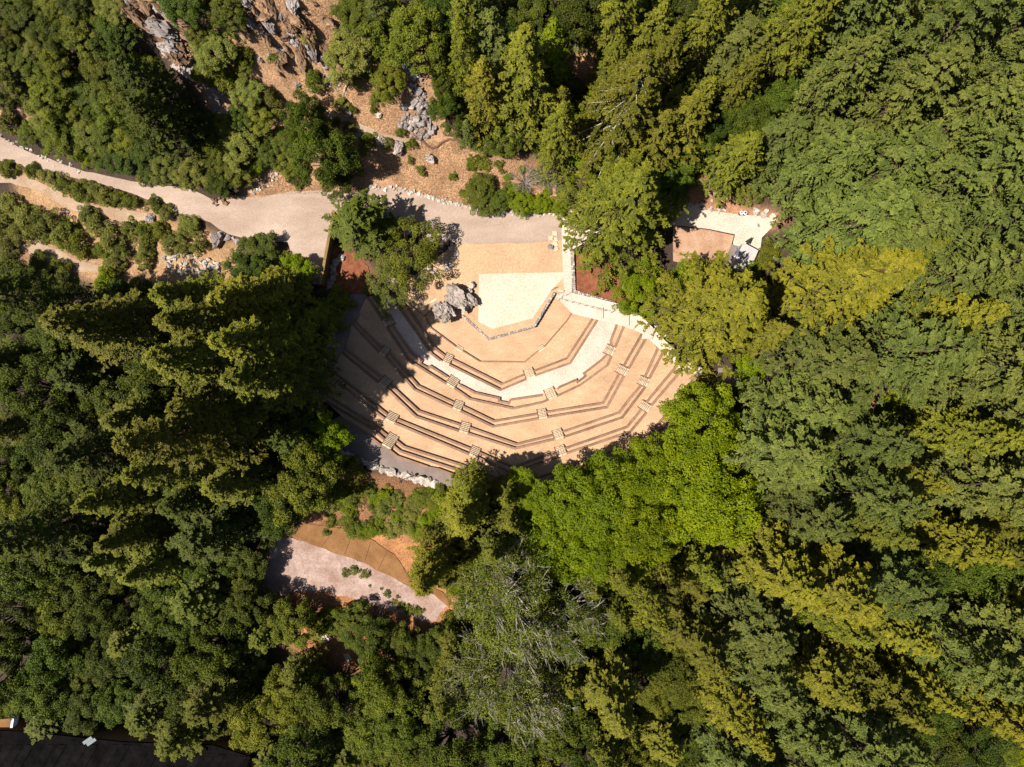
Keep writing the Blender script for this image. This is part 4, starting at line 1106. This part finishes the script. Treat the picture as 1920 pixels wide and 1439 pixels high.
# raster of the photograph's footprint used to keep clearings clear and to see where forest still lacks a tree
RW, RH = 480, 360
ux, vy = np.meshgrid((np.arange(RW) + 0.5) * 4, (np.arange(RH) + 0.5) * 4)
CLEAR = [
    [(-20, 245), (0, 252), (110, 302), (230, 334), (345, 352), (400, 378), (440, 366), (470, 330), (520, 330), (560, 345), (640, 365), (690, 350), (640, 290), (690, 300), (720, 330), (760, 356), (860, 385), (1000, 403), (1056, 402), (1062, 520), (1080, 545), (1165, 575), (1225, 620), (1245, 660), (1262, 690), (1310, 705), (1250, 750), (1215, 800), (1180, 845), (1060, 862), (1000, 880), (900, 850), (870, 880), (830, 905), (700, 880), (668, 850), (670, 800), (640, 780), (625, 740), (640, 690), (650, 600), (660, 555), (605, 540), (575, 520), (545, 460), (470, 455), (410, 440), (330, 405), (230, 365), (150, 345), (60, 325), (-20, 305)],
    [(-20, 320), (60, 325), (200, 365), (330, 400), (420, 440), (430, 470), (415, 520), (300, 522), (200, 515), (120, 510), (60, 490), (-20, 470)], [(35, 450), (80, 455), (185, 500), (190, 514), (130, 510), (45, 475)], [(300, 475), (345, 470), (415, 490), (412, 520), (310, 520)],
    [(540, 205), (490, 140), (455, 60), (462, 0), (625, 0), (640, 60), (700, 110), (760, 115), (810, 165), (805, 245), (870, 280), (1000, 300), (1070, 340), (1060, 395), (860, 380), (740, 345), (690, 280)],
    [(1285, 380), (1320, 330), (1345, 335), (1380, 375), (1455, 400), (1450, 425), (1420, 465), (1395, 496), (1285, 492), (1272, 430)],
    [(510, 1012), (560, 985), (600, 960), (680, 900), (800, 920), (770, 990), (770, 1080), (852, 1130), (820, 1172), (790, 1180), (700, 1150), (600, 1122), (560, 1118), (505, 1132)],
    [(0, 1372), (80, 1385), (120, 1405), (160, 1385), (200, 1385), (285, 1400), (320, 1420), (430, 1380), (440, 1445), (0, 1445)],
    [(1355, 695), (1375, 695), (1385, 712), (1368, 732), (1352, 722)], [(1325, 305), (1388, 258), (1405, 272), (1350, 318)], [(1062, 110), (1112, 95), (1108, 140), (1070, 148)], [(250, 15), (290, 25), (365, 90), (355, 110), (290, 80), (255, 45)],
    [(385, 165), (425, 160), (425, 220), (395, 222)], [(578, 1180), (625, 1185), (660, 1225), (645, 1240), (600, 1210)], [(485, 1215), (520, 1205), (555, 1235), (520, 1260), (500, 1250)], [(1600, 750), (1650, 750), (1660, 772), (1625, 772)], [(1070, 500), (1085, 520), (1155, 555), (1160, 570), (1076, 546)],
    [(10, 205), (45, 205), (62, 222), (40, 228)], [(295, 90), (350, 110), (350, 200), (325, 215), (300, 170)], [(1180, 405), (1268, 405), (1272, 495), (1165, 512)],
]
clear = np.zeros((RH, RW), bool)
for pl in CLEAR: clear |= in_poly(pl, ux, vy)
covered = np.zeros((RH, RW), bool)


def px_of(x, y, z): return 960 + x * FPX / (CAMH - z), 719.5 - y * FPX / (CAMH - z)


def crown_rings(kind, x, y, z, h, R):
    out = []
    if kind in ('redwood', 'fir', 'young', 'spread'):
        for t in (0.15, 0.3, 0.45, 0.6, 0.75, 0.9, 0.98): out.append((x, y, z + h * t - 0.1 * R * (1 - t), R * (1 - t) ** 0.72 * 0.98))
    else:
        for t in (0.5, 0.75, 0.95): out.append((x, y, z + h * t, R * (1.0, 0.9, 0.5)[(0.5, 0.75, 0.95).index(t)]))
    return out


def stamp(kind, x, y, z, h, R):
    m = np.zeros((RH, RW), bool)
    for cx, cy, cz, cr in crown_rings(kind, x, y, z, h, R):
        u, v = px_of(cx, cy, cz); rp = cr * FPX / (CAMH - cz)
        i0, i1 = int(max(0, (u - rp) // 4)), int(min(RW, (u + rp) // 4 + 2)); j0, j1 = int(max(0, (v - rp) // 4)), int(min(RH, (v + rp) // 4 + 2))
        if i0 >= i1 or j0 >= j1: continue
        m[j0:j1, i0:i1] |= (ux[j0:j1, i0:i1] - u) ** 2 + (vy[j0:j1, i0:i1] - v) ** 2 < rp * rp
    return m


PLACED = []
copies = {}


def plant(kind, x, y, z, h, R, label, group=None, mat=None, mark=True):
    k = f'{kind}{rnd.randrange(NVAR[kind])}' if kind not in ('spread',) else 'spread'
    crown, trunk = PROTO[k]
    H, R0 = SIZES[kind]
    e = empty(KNAME[kind], (x, y, z), rnd.uniform(0, 6.283))
    sx, sz = R / R0, h / H
    e.scale = (sx * rnd.uniform(0.94, 1.06), sx * rnd.uniform(0.94, 1.06), sz)
    c = link('crown', crown, e); t = link('trunk', trunk, e)
    if 'pale inner branches' in label:
        t.material_slots[0].link = 'OBJECT'; t.material_slots[0].material = M['pale_bark']
    if mat:
        c.material_slots[0].link = 'OBJECT'; c.material_slots[0].material = M[mat]
    PLACED.append((kind, x, y, R))
    if mark:
        global covered
        covered |= stamp(kind, x, y, z, h, R)
    return tag(e, label, KCAT.get(kind, 'tree'), group)


def at_pixel(u, v, h, t):
    """foot of a tree whose point at height fraction t shows at a pixel"""
    z = 3.0
    for _ in range(6):
        x, y, _z = P(u, v, z + h * t); z = h0(x, y)
    return x, y, z


HAND = [  # kind, u, v, fraction of height shown there, h, R, material, label
    ('spread', 1205, 330, 0.97, 30, 11.6, 'redwood', 'broad olive redwood standing between stage walk and red mulch bed'),
    ('spread', 1215, 105, 0.97, 32, 11.0, None, 'wide redwood with bare pale inner branches above the concrete walk'),
    ('spread', 1420, 560, 0.97, 30, 12.2, 'redwood_gold', 'spreading yellow-green redwood overhanging the concrete ramp'),
    ('redwood', 1725, 490, 0.98, 38, 9.0, 'redwood_gold', 'golden redwood with layered sprays in the wood behind the flat-roofed building'),
    ('redwood', 985, 55, 0.98, 28, 6.4, None, 'dark brownish redwood standing above the dry slope'),
    ('young', 905, 115, 0.97, 22, 4.6, 'redwood_gold', 'yellow-green young redwood at the end of the straw wattle'),
    ('young', 861, 22, 0.98, 26, 3.6, None, 'slender pointed redwood rising over the grey scree'),
    ('young', 920, 20, 0.98, 25, 5.0, 'fir', 'blue-green conifer between the slender redwood and the dark redwood'),
    ('young', 1040, 40, 0.98, 22, 4.2, 'maple', 'narrow fresh green conifer beside the grey bare shrub'),
    ('young', 1310, 185, 0.97, 20, 6.0, None, 'olive redwood on the slope over the concrete walk'),
    ('young', 1255, 215, 0.97, 20, 5.6, None, 'bushy redwood between the two broad redwoods'),
    ('oak', 1290, 265, 0.7, 9, 5.0, 'bay', 'dense dark laurel above the white rocks of the concrete walk'),
    ('young', 1420, 260, 0.97, 18, 5.5, None, 'feathery redwood hanging over the small stone wall'),
    ('fir', 658, 402, 0.97, 15, 5.6, 'oak', 'dark ragged conifer at the end of the golden timber fence'),
    ('open', 770, 472, 0.6, 8.5, 6.6, None, 'low spreading tree in the ring of pale boulders'),
    ('open', 728, 540, 0.7, 6, 4.6, 'shrub', 'light leafy tree over the pale steps by the outcrop'),
    ('oak', 605, 285, 0.7, 13, 5.2, 'bay', 'dark round tree shading the gravel road'),
    ('oak', 570, 225, 0.7, 12, 4.0, 'bay', 'dark tree joined to the round tree above the road'),
    ('oak', 632, 335, 0.6, 6, 3.4, 'bay', 'dark low tree at the road edge beneath the round tree'),
    ('oak', 1097, 280, 0.7, 5, 2.9, 'lime', 'bright lime-green round bush beneath the dark redwood'),
    ('maple', 1322, 838, 0.8, 15, 8.4, None, 'vivid green maple covering the end of the upper benches'),
    ('maple', 1108, 945, 0.8, 14, 7.8, None, 'vivid green maple behind the middle of the back rows'),
    ('maple', 1222, 912, 0.8, 15, 7.2, None, 'vivid green maple between two others behind the back rows'),
    ('maple', 1320, 930, 0.8, 17, 9.0, None, 'large yellow-green maple standing deeper behind the back rows'),
    ('maple', 1210, 995, 0.8, 15, 7.0, None, 'low yellow-green maple on the slope behind the back rows'),
    ('redwood', 786, 1112, 0.98, 27, 5.0, 'redwood_gold', 'golden redwood leaning over the bare orange earth'),
    ('young', 862, 985, 0.97, 22, 4.8, 'redwood_gold', 'golden young redwood above the bare earth slope'),
    ('young', 878, 938, 0.97, 19, 3.8, None, 'slim redwood shading the centre of the back rows'),
    ('madrone', 955, 1140, 0.75, 20, 8.6, None, 'large tree showing white limbs below the seating'),
    ('madrone', 955, 1285, 0.75, 21, 8.8, None, 'white-limbed tree standing further down the wood'),
    ('madrone', 1060, 1180, 0.75, 16, 6.5, None, 'smaller white-limbed tree beside the two large ones'),
    ('oak', 605, 832, 0.75, 9, 4.4, 'lime', 'bright green leafy tree at the corner of the asphalt path'),
    ('redwood', 222, 836, 0.98, 41, 8.1, None, 'tallest dark redwood with its pointed tip over black shade'),
    ('redwood', 283, 672, 0.98, 39, 8.1, None, 'tall redwood with brownish tip next to the shaded seating'),
    ('redwood', 300, 598, 0.98, 36, 7.5, None, 'tall redwood behind the shaded side path'),
    ('redwood', 400, 560, 0.98, 28, 7.6, 'redwood_gold', 'golden redwood by the end of the gravel road'),
    ('redwood', 402, 640, 0.98, 36, 7.7, None, 'redwood whose shade falls on the upper side path'),
    ('redwood', 425, 712, 0.98, 34, 7.5, None, 'redwood whose shade covers the benches beside the stone wall'),
    ('redwood', 320, 770, 0.98, 34, 7.5, None, 'redwood hanging over the shaded stone wall'),
    ('young', 470, 540, 0.97, 16, 5.0, 'redwood_gold', 'yellow redwood near the white rubble'),
    ('redwood', 85, 600, 0.98, 30, 8.0, None, 'olive redwood rising behind the earth path'),
    ('oak', 560, 505, 0.7, 5, 3.0, 'lime', 'fresh green bush at the road end by the golden fence'),
    ('oak', 480, 470, 0.7, 4, 3.6, None, 'olive bush on the lower bank of the gravel road'),
    ('oak', 545, 1175, 0.75, 8, 4.6, None, 'round olive tree on the lower edge of the gravel lot'),
    ('oak', 655, 1172, 0.75, 5, 3.6, None, 'twiggy green tree at the lower rim of the gravel lot'),
    ('oak', 765, 60, 0.75, 10, 5.6, None, 'yellow-green oak above the grey scree'),
    ('oak', 838, 205, 0.75, 8, 3.3, 'bay', 'dark rounded laurel on the rim of the grey scree'),
    ('oak', 830, 155, 0.75, 7, 2.2, 'bay', 'small dark laurel above the rounded one'),
    ('oak', 1110, 200, 0.7, 7, 3.2, 'maple', 'fresh green tree under the wide redwood'),
    ('oak', 1200, 540, 0.75, 7, 4.6, 'maple', 'bright green tree leaning over the red mulch bed'),
    ('oak', 1290, 525, 0.75, 6, 4.0, 'maple', 'bright green tree bordering the earth yard'),
    ('fir', 225, 120, 0.9, 20, 5.0, 'bay', 'dark tall fir shading the foot of the quarry cliff'),
    ('fir', 245, 190, 0.9, 20, 4.6, 'bay', 'dark fir beside the shaded quarry hollow'),
    ('oak', 270, 230, 0.8, 12, 4.0, 'bay', 'dark tree at the low end of the quarry hollow'),
    ('redwood', 1640, 1150, 0.97, 34, 9.0, 'redwood_gold', 'ochre redwood with flat sprays deep in the lower wood'),
    ('redwood', 1530, 1120, 0.97, 30, 8.0, 'redwood_gold', 'ochre redwood beside a dark gap in the lower wood'),
    ('oak', 900, 365, 0.6, 3.4, 3.6, None, 'broad olive bush at the roadside below the small plants'),
    ('oak', 935, 378, 0.6, 2.6, 2.4, 'bay', 'dark green bush at the roadside'),
    ('oak', 975, 380, 0.6, 2.8, 2.4, 'maple', 'bright green bush at the roadside next to the dark one'),
    ('oak', 1010, 385, 0.6, 2.4, 2.0, 'maple', 'bright green bush casting ragged shade on the road'),
    ('oak', 1045, 388, 0.6, 2.2, 1.7, 'maple', 'small green bush at the corner of road and walk'),
    ('oak', 652, 97, 0.6, 5, 4.3, 'shrub', 'round grey-green brush under the dark crag'),
    ('oak', 722, 145, 0.6, 4, 3.4, 'oak', 'dark brush at the root of the fallen branch'),
    ('shrub', 591, 150, 0.6, 2.5, 1.9, 'oak', 'isolated small round bush on the orange slope'),
]
for kind, u, v, t, h, R, mat, lab in HAND:
    x, y, z = at_pixel(u, v, h, t)
    plant(kind, x, y, z, h, R, lab, None, mat)

# brush along the two lower paths and on the slopes
SH = [(15, 318, 1.6), (60, 322, 1.5), (95, 335, 1.7), (125, 350, 1.8), (150, 360, 2.2), (172, 362, 2.0), (195, 368, 1.8), (218, 374, 1.7), (242, 378, 1.6), (290, 385, 1.8), (312, 396, 1.6), (20, 385, 2.4), (50, 405, 2.6), (75, 428, 2.6), (40, 435, 2.4), (100, 420, 2.3), (120, 448, 2.4), (150, 462, 2.4), (165, 402, 1.8), (185, 422, 2.2), (212, 446, 2.4), (228, 472, 1.8),
      (270, 440, 2.2), (298, 430, 1.8), (322, 452, 2.0), (352, 418, 1.8), (366, 432, 1.6), (340, 470, 1.5), (220, 495, 2.0), (272, 490, 1.8), (245, 430, 1.7), (20, 465, 2.0), (75, 490, 2.0), (110, 505, 1.8), (375, 462, 1.5), (270, 462, 1.8), (190, 470, 1.6), (10, 420, 2.2), (345, 440, 1.5), (130, 425, 1.8)]
for u, v, R in SH:
    x, y, z = at_pixel(u, v, 1.6, 0.5)
    lm = min(((340, 495, 'above the white rubble'), (285, 405, 'at the end of the narrow footpath'), (400, 445, 'beside the broad grey boulder'), (110, 480, 'along the earth path'), (30, 310, 'at the top of the gravel road'), (160, 360, 'between gravel road and footpath'), (40, 410, 'below the start of the footpath'), (190, 440, 'under the middle of the footpath'), (270, 465, 'between footpath and white rubble')), key=lambda a: (a[0] - u) ** 2 + (a[1] - v) ** 2)[2]
    mt = rnd.choice([None, None, 'oak'])
    plant('shrub', x, y, z, R * rnd.uniform(0.9, 1.2), R, f'low {"olive" if mt is None else "greener"} brush {lm}', 'brush ' + lm, mt)
SL = [(640, 192, 1.2), (702, 187, 1.0), (655, 240, 1.3), (625, 232, 1.2), (752, 247, 1.0), (695, 262, 1.4), (725, 268, 1.2), (772, 270, 1.0), (790, 320, 0.9), (668, 150, 1.3), (690, 140, 1.0), (720, 175, 1.2), (600, 245, 1.2), (575, 60, 1.4), (505, 100, 1.2), (660, 205, .8), (700, 205, .7), (770, 300, .7), (610, 1000, .8), (560, 350, .7), (680, 280, 1.1), (850, 330, .8)]
for u, v, R in SL:
    x, y, z = at_pixel(u, v, 1.0, 0.5)
    plant('shrub', x, y, z, R * 1.1, R, 'small tufted bush scattered on the dry orange slope', 'bushes on the dry slope', rnd.choice([None, 'oak']))
for (u, v) in ((882, 300), (889, 308), (886, 315), (900, 304), (901, 312), (911, 290), (913, 304), (912, 312), (934, 309), (895, 296), (940, 322), (880, 312)):
    x, y, z = at_pixel(u, v, 1.0, 0.5)
    plant('bush', x, y, z, rnd.uniform(0.7, 1.1), rnd.uniform(0.6, 1.0), 'small planted seedling on the bare orange slope', 'seedlings on the slope', 'oak')
for (u, v, s) in ((649, 1075, 1), (664, 1070, 1.1), (685, 1076, 1.1), (725, 1113, .9), (740, 1130, .7), (752, 1135, .9), (762, 1140, 1.0), (775, 1143, 1.1), (785, 1147, 1.0), (693, 1099, .4), (706, 1121, .3), (715, 1105, .4), (745, 1120, .5)):
    x, y, z = at_pixel(u, v, .7, 0.5)
    plant('bush', x, y, z, 0.8 * s, 0.85 * s, 'dark weed tuft growing in the gravel lot', 'weeds in the gravel lot', 'oak')
for k in range(85):   # bank between the dry stone wall and the gravel lot
    u, v = rnd.uniform(600, 830), rnd.uniform(905, 1000)
    if v < 905 + (u - 640) * 0.09 or v > 985 + (u - 620) * 0.3: continue
    x, y, z = at_pixel(u, v, 1.2, 0.5); R = rnd.uniform(0.7, 1.7)
    mt = rnd.choice([None, 'maple', 'oak', 'oak']); lm = 'just under the dry stone wall' if v < 925 + (u - 640) * 0.09 else ('on the shaded end of the bank' if u < 680 else ('just above the bare orange earth' if v > 965 else ('beside the golden young redwood' if u > 770 else 'in the middle of the scrub bank')))
    plant('shrub', x, y, z, R * 0.9, R, f'{ {None: "grey-olive", "maple": "fresh green", "oak": "dark olive"}[mt]} {"small" if R < 1.1 else "spreading"} bush {lm}', 'scrub ' + lm, mt)
for k in range(26):   # tangle above the roadside
    u, v = rnd.uniform(945, 1075), rnd.uniform(305, 385)
    x, y, z = at_pixel(u, v, 1.0, 0.5); R = rnd.uniform(0.6, 1.3)
    plant('shrub', x, y, z, R * 0.8, R, 'sparse bush in the tangle of dry stems above the road', 'tangle above the road', rnd.choice([None, 'maple']))
for (u, v, s, lab) in ((1085, 62, 1.25, 'grey leafless shrub beside the wide redwood'), (705, 1165, 1.0, 'bare grey shrub on the lower rim of the gravel lot'), (985, 345, 0.9, 'dry grey stems lying above the roadside bushes'), (1030, 340, 0.9, 'dry grey stems near the lime-green bush'), (560, 1255, 0.9, 'dry grey brush among the low trees')):
    p = G(u, v)
    o = empty('bare_shrub', p, rnd.uniform(0, 6)); o.scale = (s, s, s)
    link('twigs', BARE, o)
    tag(o, lab, 'shrub')


def blades(seed, n, R, mat):
    r = np.random.RandomState(seed); a = r.uniform(0, 6.28, n); el = r.uniform(0.3, 1.3, n)
    D = np.stack([np.cos(a) * np.cos(el), np.sin(a) * np.cos(el), np.sin(el)], 1)
    V, T, tn = leaf_cards(D * R * 0.5, D, np.cross(D, np.stack([-np.sin(a), np.cos(a), 0 * a], 1)) * -1, np.full(n, R), np.full(n, R * 0.12), r.uniform(0, 1, n), r)
    return np_mesh('blades', V, T, M[mat], tn)


AG = blades(3, 40, 1.3, 'agave')
for (u, v) in ((1275, 130), (1290, 125), (1300, 138), (1283, 142), (1312, 128), (1366, 268), (1376, 272)):
    p = G(u, v); o = empty('agave', p, rnd.uniform(0, 6)); link('blades', AG, o)
    tag(o, 'spiky grey-green rosette plant on the upper slope' if u < 1330 else 'dark spiky rosette by the bare path patch', 'plant', 'rosettes on the upper slope' if u < 1330 else 'rosettes by the path patch')
for (u, v, s) in ((1357, 1408, 1.0), (1335, 1424, 1.2), (1321, 1436, 1.0), (1377, 1387, .6)):
    x, y, z = at_pixel(u, v, 1.5, 0.5)
    plant('shrub', x, y, z, 1.6 * s, 0.9 * s, 'yellow flowering bush beside the lower pavement', 'yellow bushes', 'yellow')

# forest: fill every wooded part of the view, largest trees first
ZF = [  # polygon in pixels, [(kind, weight, material)], height range, place name, group
    ([(-200, -200), (680, -200), (700, 380), (-200, 420)], [('oak', 4, None), ('oak', 2, 'bay'), ('oak', 2, 'shrub')], (2.8, 6.0), 'on the brushy slope above the gravel road', 1.0),
    ([(680, -200), (1100, -200), (1100, 320), (690, 300)], [('young', 3, None), ('young', 2, 'fir'), ('oak', 3, 'bay')], (14, 24), 'above the dry slope', 1.0),
    ([(1100, -200), (1480, -200), (1480, 420), (1100, 420)], [('young', 3, None), ('fir', 2, None), ('oak', 2, 'bay')], (15, 26), 'over the concrete walk', 1.0),
    ([(1480, -200), (2200, -200), (2200, 430), (1480, 430)], [('fir', 6, None), ('redwood', 1, None)], (26, 36), 'in the blue-green wood behind the service building', 1.0),
    ([(1240, 430), (2200, 430), (2200, 660), (1240, 660)], [('redwood', 3, 'redwood_gold'), ('fir', 2, None), ('redwood', 2, None)], (26, 36), 'in the golden wood past the concrete ramp', 1.0),
    ([(1000, 780), (1420, 680), (1420, 1040), (980, 1080)], [('maple', 5, None)], (12, 17), 'in the maple stand behind the back rows', 1.0),
    ([(1380, 640), (2200, 640), (2200, 1000), (1380, 1000)], [('fir', 4, None), ('redwood', 2, None)], (24, 34), 'in the wood behind the maple stand', 1.0),
    ([(1380, 1000), (2200, 1000), (2200, 1700), (1380, 1700)], [('fir', 3, None), ('redwood', 2, 'redwood_gold'), ('redwood', 1, None), ('oak', 1, 'bay')], (22, 34), 'in the wood beyond the maples', 1.0),
    ([(820, 900), (1400, 1000), (1400, 1700), (820, 1700)], [('redwood', 2, None), ('young', 3, None), ('oak', 2, None), ('oak', 1, 'bay')], (14, 27), 'in the lower wood among white-limbed trees', 1.0),
    ([(-200, 1080), (860, 1080), (860, 1700), (-200, 1700)], [('oak', 3, None), ('oak', 4, 'bay'), ('fir', 2, 'oak')], (8, 20), 'in the wood between gravel lot and dark roof', 1.0),
    ([(-300, 400), (680, 400), (680, 1100), (-300, 1100)], [('redwood', 3, None), ('fir', 3, 'bay'), ('oak', 3, 'bay'), ('oak', 1, None)], (14, 33), 'in the dark wood beside the shaded seating', 1.0),
]
KWORD = {'redwood': 'tall redwood', 'fir': 'bushy fir', 'young': 'young redwood', 'maple': 'green maple', 'oak': 'leafy broadleaf tree', 'madrone': 'white-limbed tree'}
MWORD = {'oak': 'deep olive', None: 'olive-green', 'redwood_gold': 'golden-green', 'fir': 'blue-green', 'bay': 'dark green', 'shrub': 'grey-green', 'maple': 'bright green'}
counts = {}
zi = np.full((RH, RW), -1)
for k, zf in enumerate(ZF):
    m = in_poly(zf[0], ux, vy); zi[m & (zi < 0)] = k
near = [(p[1], p[2], p[3]) for p in PLACED if p[0] not in ('shrub', 'bush')]


LM = [(30, 150, 'the upper path bend'), (150, 250, 'the top bend of the gravel road'), (300, 300, 'the brushy roadside'), (420, 190, 'the hidden grey scree'), (310, 150, 'the quarry hollow'), (300, 40, 'the overhanging cliff'), (150, 60, 'the crest above the cliff'), (560, 40, 'the ochre crag'), (690, 60, 'the black conifer shade'), (800, 60, 'the yellow-green oak'), (950, 60, 'the dark redwood'), (1090, 60, 'the bare grey shrub'), (1215, 105, 'the wide pale-branched redwood'), (1300, 130, 'the grey rosette plants'), (1380, 240, 'the bare path patch'), (1480, 330, 'the end of the concrete walk'), (1480, 100, 'the slope above the walk'), (1680, 80, 'the top of the blue-green wood'), (1850, 150, 'the far crest of the fir wood'), (1700, 320, 'the heart of the fir wood'), (1880, 380, 'the outer fir wood'),
      (1460, 470, 'the flat-roofed building'), (1600, 520, 'the layered golden redwood'), (1820, 560, 'the outer golden wood'), (1400, 650, 'the top of the ramp'), (1520, 700, 'the asphalt clearing'), (1640, 760, 'the small forest path'), (1830, 760, 'the wood past the forest path'), (1480, 850, 'the maple stand edge'), (1640, 900, 'the dark gap behind the maples'), (1850, 930, 'the outer pale wood'), (1290, 830, 'the upper bench ends'), (1150, 930, 'the middle of the back rows'), (1320, 1000, 'the lower maple edge'), (1560, 1130, 'the ochre redwoods'), (1760, 1130, 'the wood past the ochre redwoods'), (1480, 1250, 'the deep black gap'), (1650, 1330, 'the lower far wood'), (1850, 1330, 'the outermost lower wood'), (1340, 1400, 'the yellow bushes'), (1200, 1300, 'the lower pavement'), (1180, 1120, 'the foot of the maples'),
      (1000, 1000, 'the shaded back rows'), (930, 1110, 'the large white-limbed tree'), (960, 1280, 'the further white-limbed tree'), (860, 1330, 'the deep lower wood'), (760, 1250, 'the bare grey rim shrub'), (640, 1320, 'the small concrete slab'), (540, 1200, 'the pale concrete slab'), (450, 1330, 'the framed skylights'), (300, 1330, 'the dark roof edge'), (120, 1310, 'the orange annex'), (130, 1180, 'the wood above the annex'), (330, 1160, 'the corner of the gravel lot'), (460, 1060, 'the shaded lot corner'), (420, 930, 'the bank by the lot'), (250, 980, 'the black wood hollow'), (60, 1020, 'the outer dark wood'), (90, 850, 'the wood behind the tallest redwood'), (222, 836, 'the tallest redwood tip'), (330, 720, 'the brown-tipped redwood'), (500, 780, 'the shaded stone wall'), (520, 640, 'the side path'), (120, 690, 'the outer redwoods'), (60, 560, 'the earth path'), (260, 560, 'the white rubble'), (450, 540, 'the golden roadside redwood')]
GIVEN = {}
VARW = ['', 'full-crowned ', 'ragged ', 'dense ', 'loose-branched ', 'slightly paler ', 'shadowed ']


def fill_label(kind, mat, fh, fr, u, v):
    col = 'blue-green' if kind == 'fir' and mat is None else MWORD[mat]
    lm = min(LM, key=lambda a: (a[0] - u) ** 2 + (a[1] - v) ** 2)[2]
    size = 'stout' if fr > fh * 1.12 else ('slender' if fr < fh * 0.93 else ('large' if fh > 0.85 else ('small' if fh < 0.6 else 'mid-sized')))
    return f'{size} {col} {KWORD[kind].replace("tall ", "")} near {lm}'


def try_fill(npass, scale, sep, limit):
    done = 0
    for _ in range(npass):
        free = np.argwhere(~covered & ~clear & (zi >= 0))
        if len(free) < 60 or done >= limit: break
        j, i = free[rnd.randrange(len(free))]
        zf = ZF[zi[j, i]]
        kinds = [c for c in zf[1] for _ in range(c[1])]
        kind, _w, mat = rnd.choice(kinds)
        H, R0 = SIZES[kind]
        h = rnd.uniform(*zf[2]) * scale
        if kind in ('oak',): h = min(h, rnd.uniform(6, 15) * scale)
        if kind == 'maple': h = min(h, 17 * scale)
        R = R0 * (0.55 * h / H + 0.45 * rnd.uniform(0.8, 1.1) * scale)
        if kind in ('redwood', 'fir'): R *= rnd.uniform(1.0, 1.35)
        x, y, z = at_pixel(ux[j, i], vy[j, i], h, 0.55)
        if any((x - a) ** 2 + (y - b) ** 2 < (sep * (R + c) * 0.5) ** 2 for a, b, c in near): continue
        st = stamp(kind, x, y, z, h, R)
        n = st.sum()
        if n == 0 or (st & clear).sum() > 0.02 * n: continue
        # the foot must not stand on a road or a terrace
        fu, fv = px_of(x, y, z)
        if 0 <= fu < 1920 and 0 <= fv < 1439 and clear[int(fv // 4), int(fu // 4)]: continue
        near.append((x, y, R))
        lab = fill_label(kind, mat, h / H, R / R0, ux[j, i], vy[j, i]) if True else f'{MWORD[mat] if not (kind == "fir" and mat is None) else "blue-green"} {KWORD[kind]} {zf[3]}'
        counts[lab] = counts.get(lab, 0) + 1
        plant(kind, x, y, z, h, R, lab, 'trees near' + lab.split(' near', 1)[1], mat)
        done += 1
    return done


n1 = try_fill(900, 1.0, 1.15, 170)
n2 = try_fill(1200, 0.85, 0.98, 90)
n3 = try_fill(700, 0.62, 0.85, 40)
def under_label(u, v):
    lm = min(LM, key=lambda a: (a[0] - u) ** 2 + (a[1] - v) ** 2)[2]
    mat = rnd.choice([None, 'oak', 'bay', 'maple'])
    return {None: 'grey-olive', 'oak': 'olive', 'bay': 'dark green', 'maple': 'fresh green'}[mat] + f' undergrowth bush near {lm}', 'undergrowth near ' + lm, mat


# brush for what is still open
free_lab = {}
for _ in range(1500):
    free = np.argwhere(~covered & ~clear & (zi >= 0))
    if len(free) < 2600: break
    j, i = free[rnd.randrange(len(free))]
    R = rnd.uniform(1.4, 2.6)
    x, y, z = at_pixel(ux[j, i], vy[j, i], R, 0.5)
    st = stamp('shrub', x, y, z, R, R)
    if (st & clear).sum() > 0.12 * max(1, st.sum()): covered[j, i] = True; continue
    plant('shrub', x, y, z, R * rnd.uniform(0.9, 1.4), R, *under_label(ux[j, i], vy[j, i]))
    if sum(1 for p in PLACED if p[0] == 'shrub') > 290: break
print('TREES', len(PLACED), n1, n2, n3, 'uncovered', int((~covered & ~clear & (zi >= 0)).sum()))

# ------------------------------------------------------------------ dry grass and litter on the open slopes
def tufts(name, polys, n, mat, size, label=None):
    r = np.random.RandomState(11); pts = []
    for poly, zz, share in polys:
        w = np.array(zone_px(poly, zz)); lo, hi = w.min(0), w.max(0)
        c = r.uniform(lo, hi, (int(n * share * 3), 2))
        c = c[in_poly(list(map(tuple, w)), c[:, 0], c[:, 1])][:int(n * share)]
        pts.append(c)
    c = np.concatenate(pts)
    z = H0(c[:, 0], c[:, 1])
    C = np.stack([c[:, 0], c[:, 1], z + 0.12], 1)
    a = r.uniform(0, 6.28, len(C))
    D = np.stack([np.cos(a), np.sin(a), r.uniform(0.2, 1.0, len(C))], 1); U = np.stack([np.sin(a) * .2, -np.cos(a) * .2, np.ones(len(C))], 1) + r.normal(0, .3, (len(C), 3))
    V, T, tn = leaf_cards(C, D, U, size * r.uniform(.5, 1.5, len(C)), size * .35 * r.uniform(.6, 1.4, len(C)), r.uniform(0, 1, len(C)), r)
    o = link(name, np_mesh(name, V, T, M[mat], tn))
    return tag(o, label, None, None, 'stuff')


tufts('dry_grass', [([(470, 60), (620, 60), (700, 130), (800, 180), (800, 250), (690, 250), (560, 200)], 8, 0.35), ([(690, 280), (860, 270), (1000, 300), (1060, 340), (1050, 390), (860, 380), (740, 345)], 2.5, 0.4), ([(450, 330), (560, 330), (640, 360), (480, 368)], 2.4, 0.06), ([(620, 890), (820, 905), (800, 1000), (600, 985)], 5, 0.19)], 34000, 'straw', 0.2)
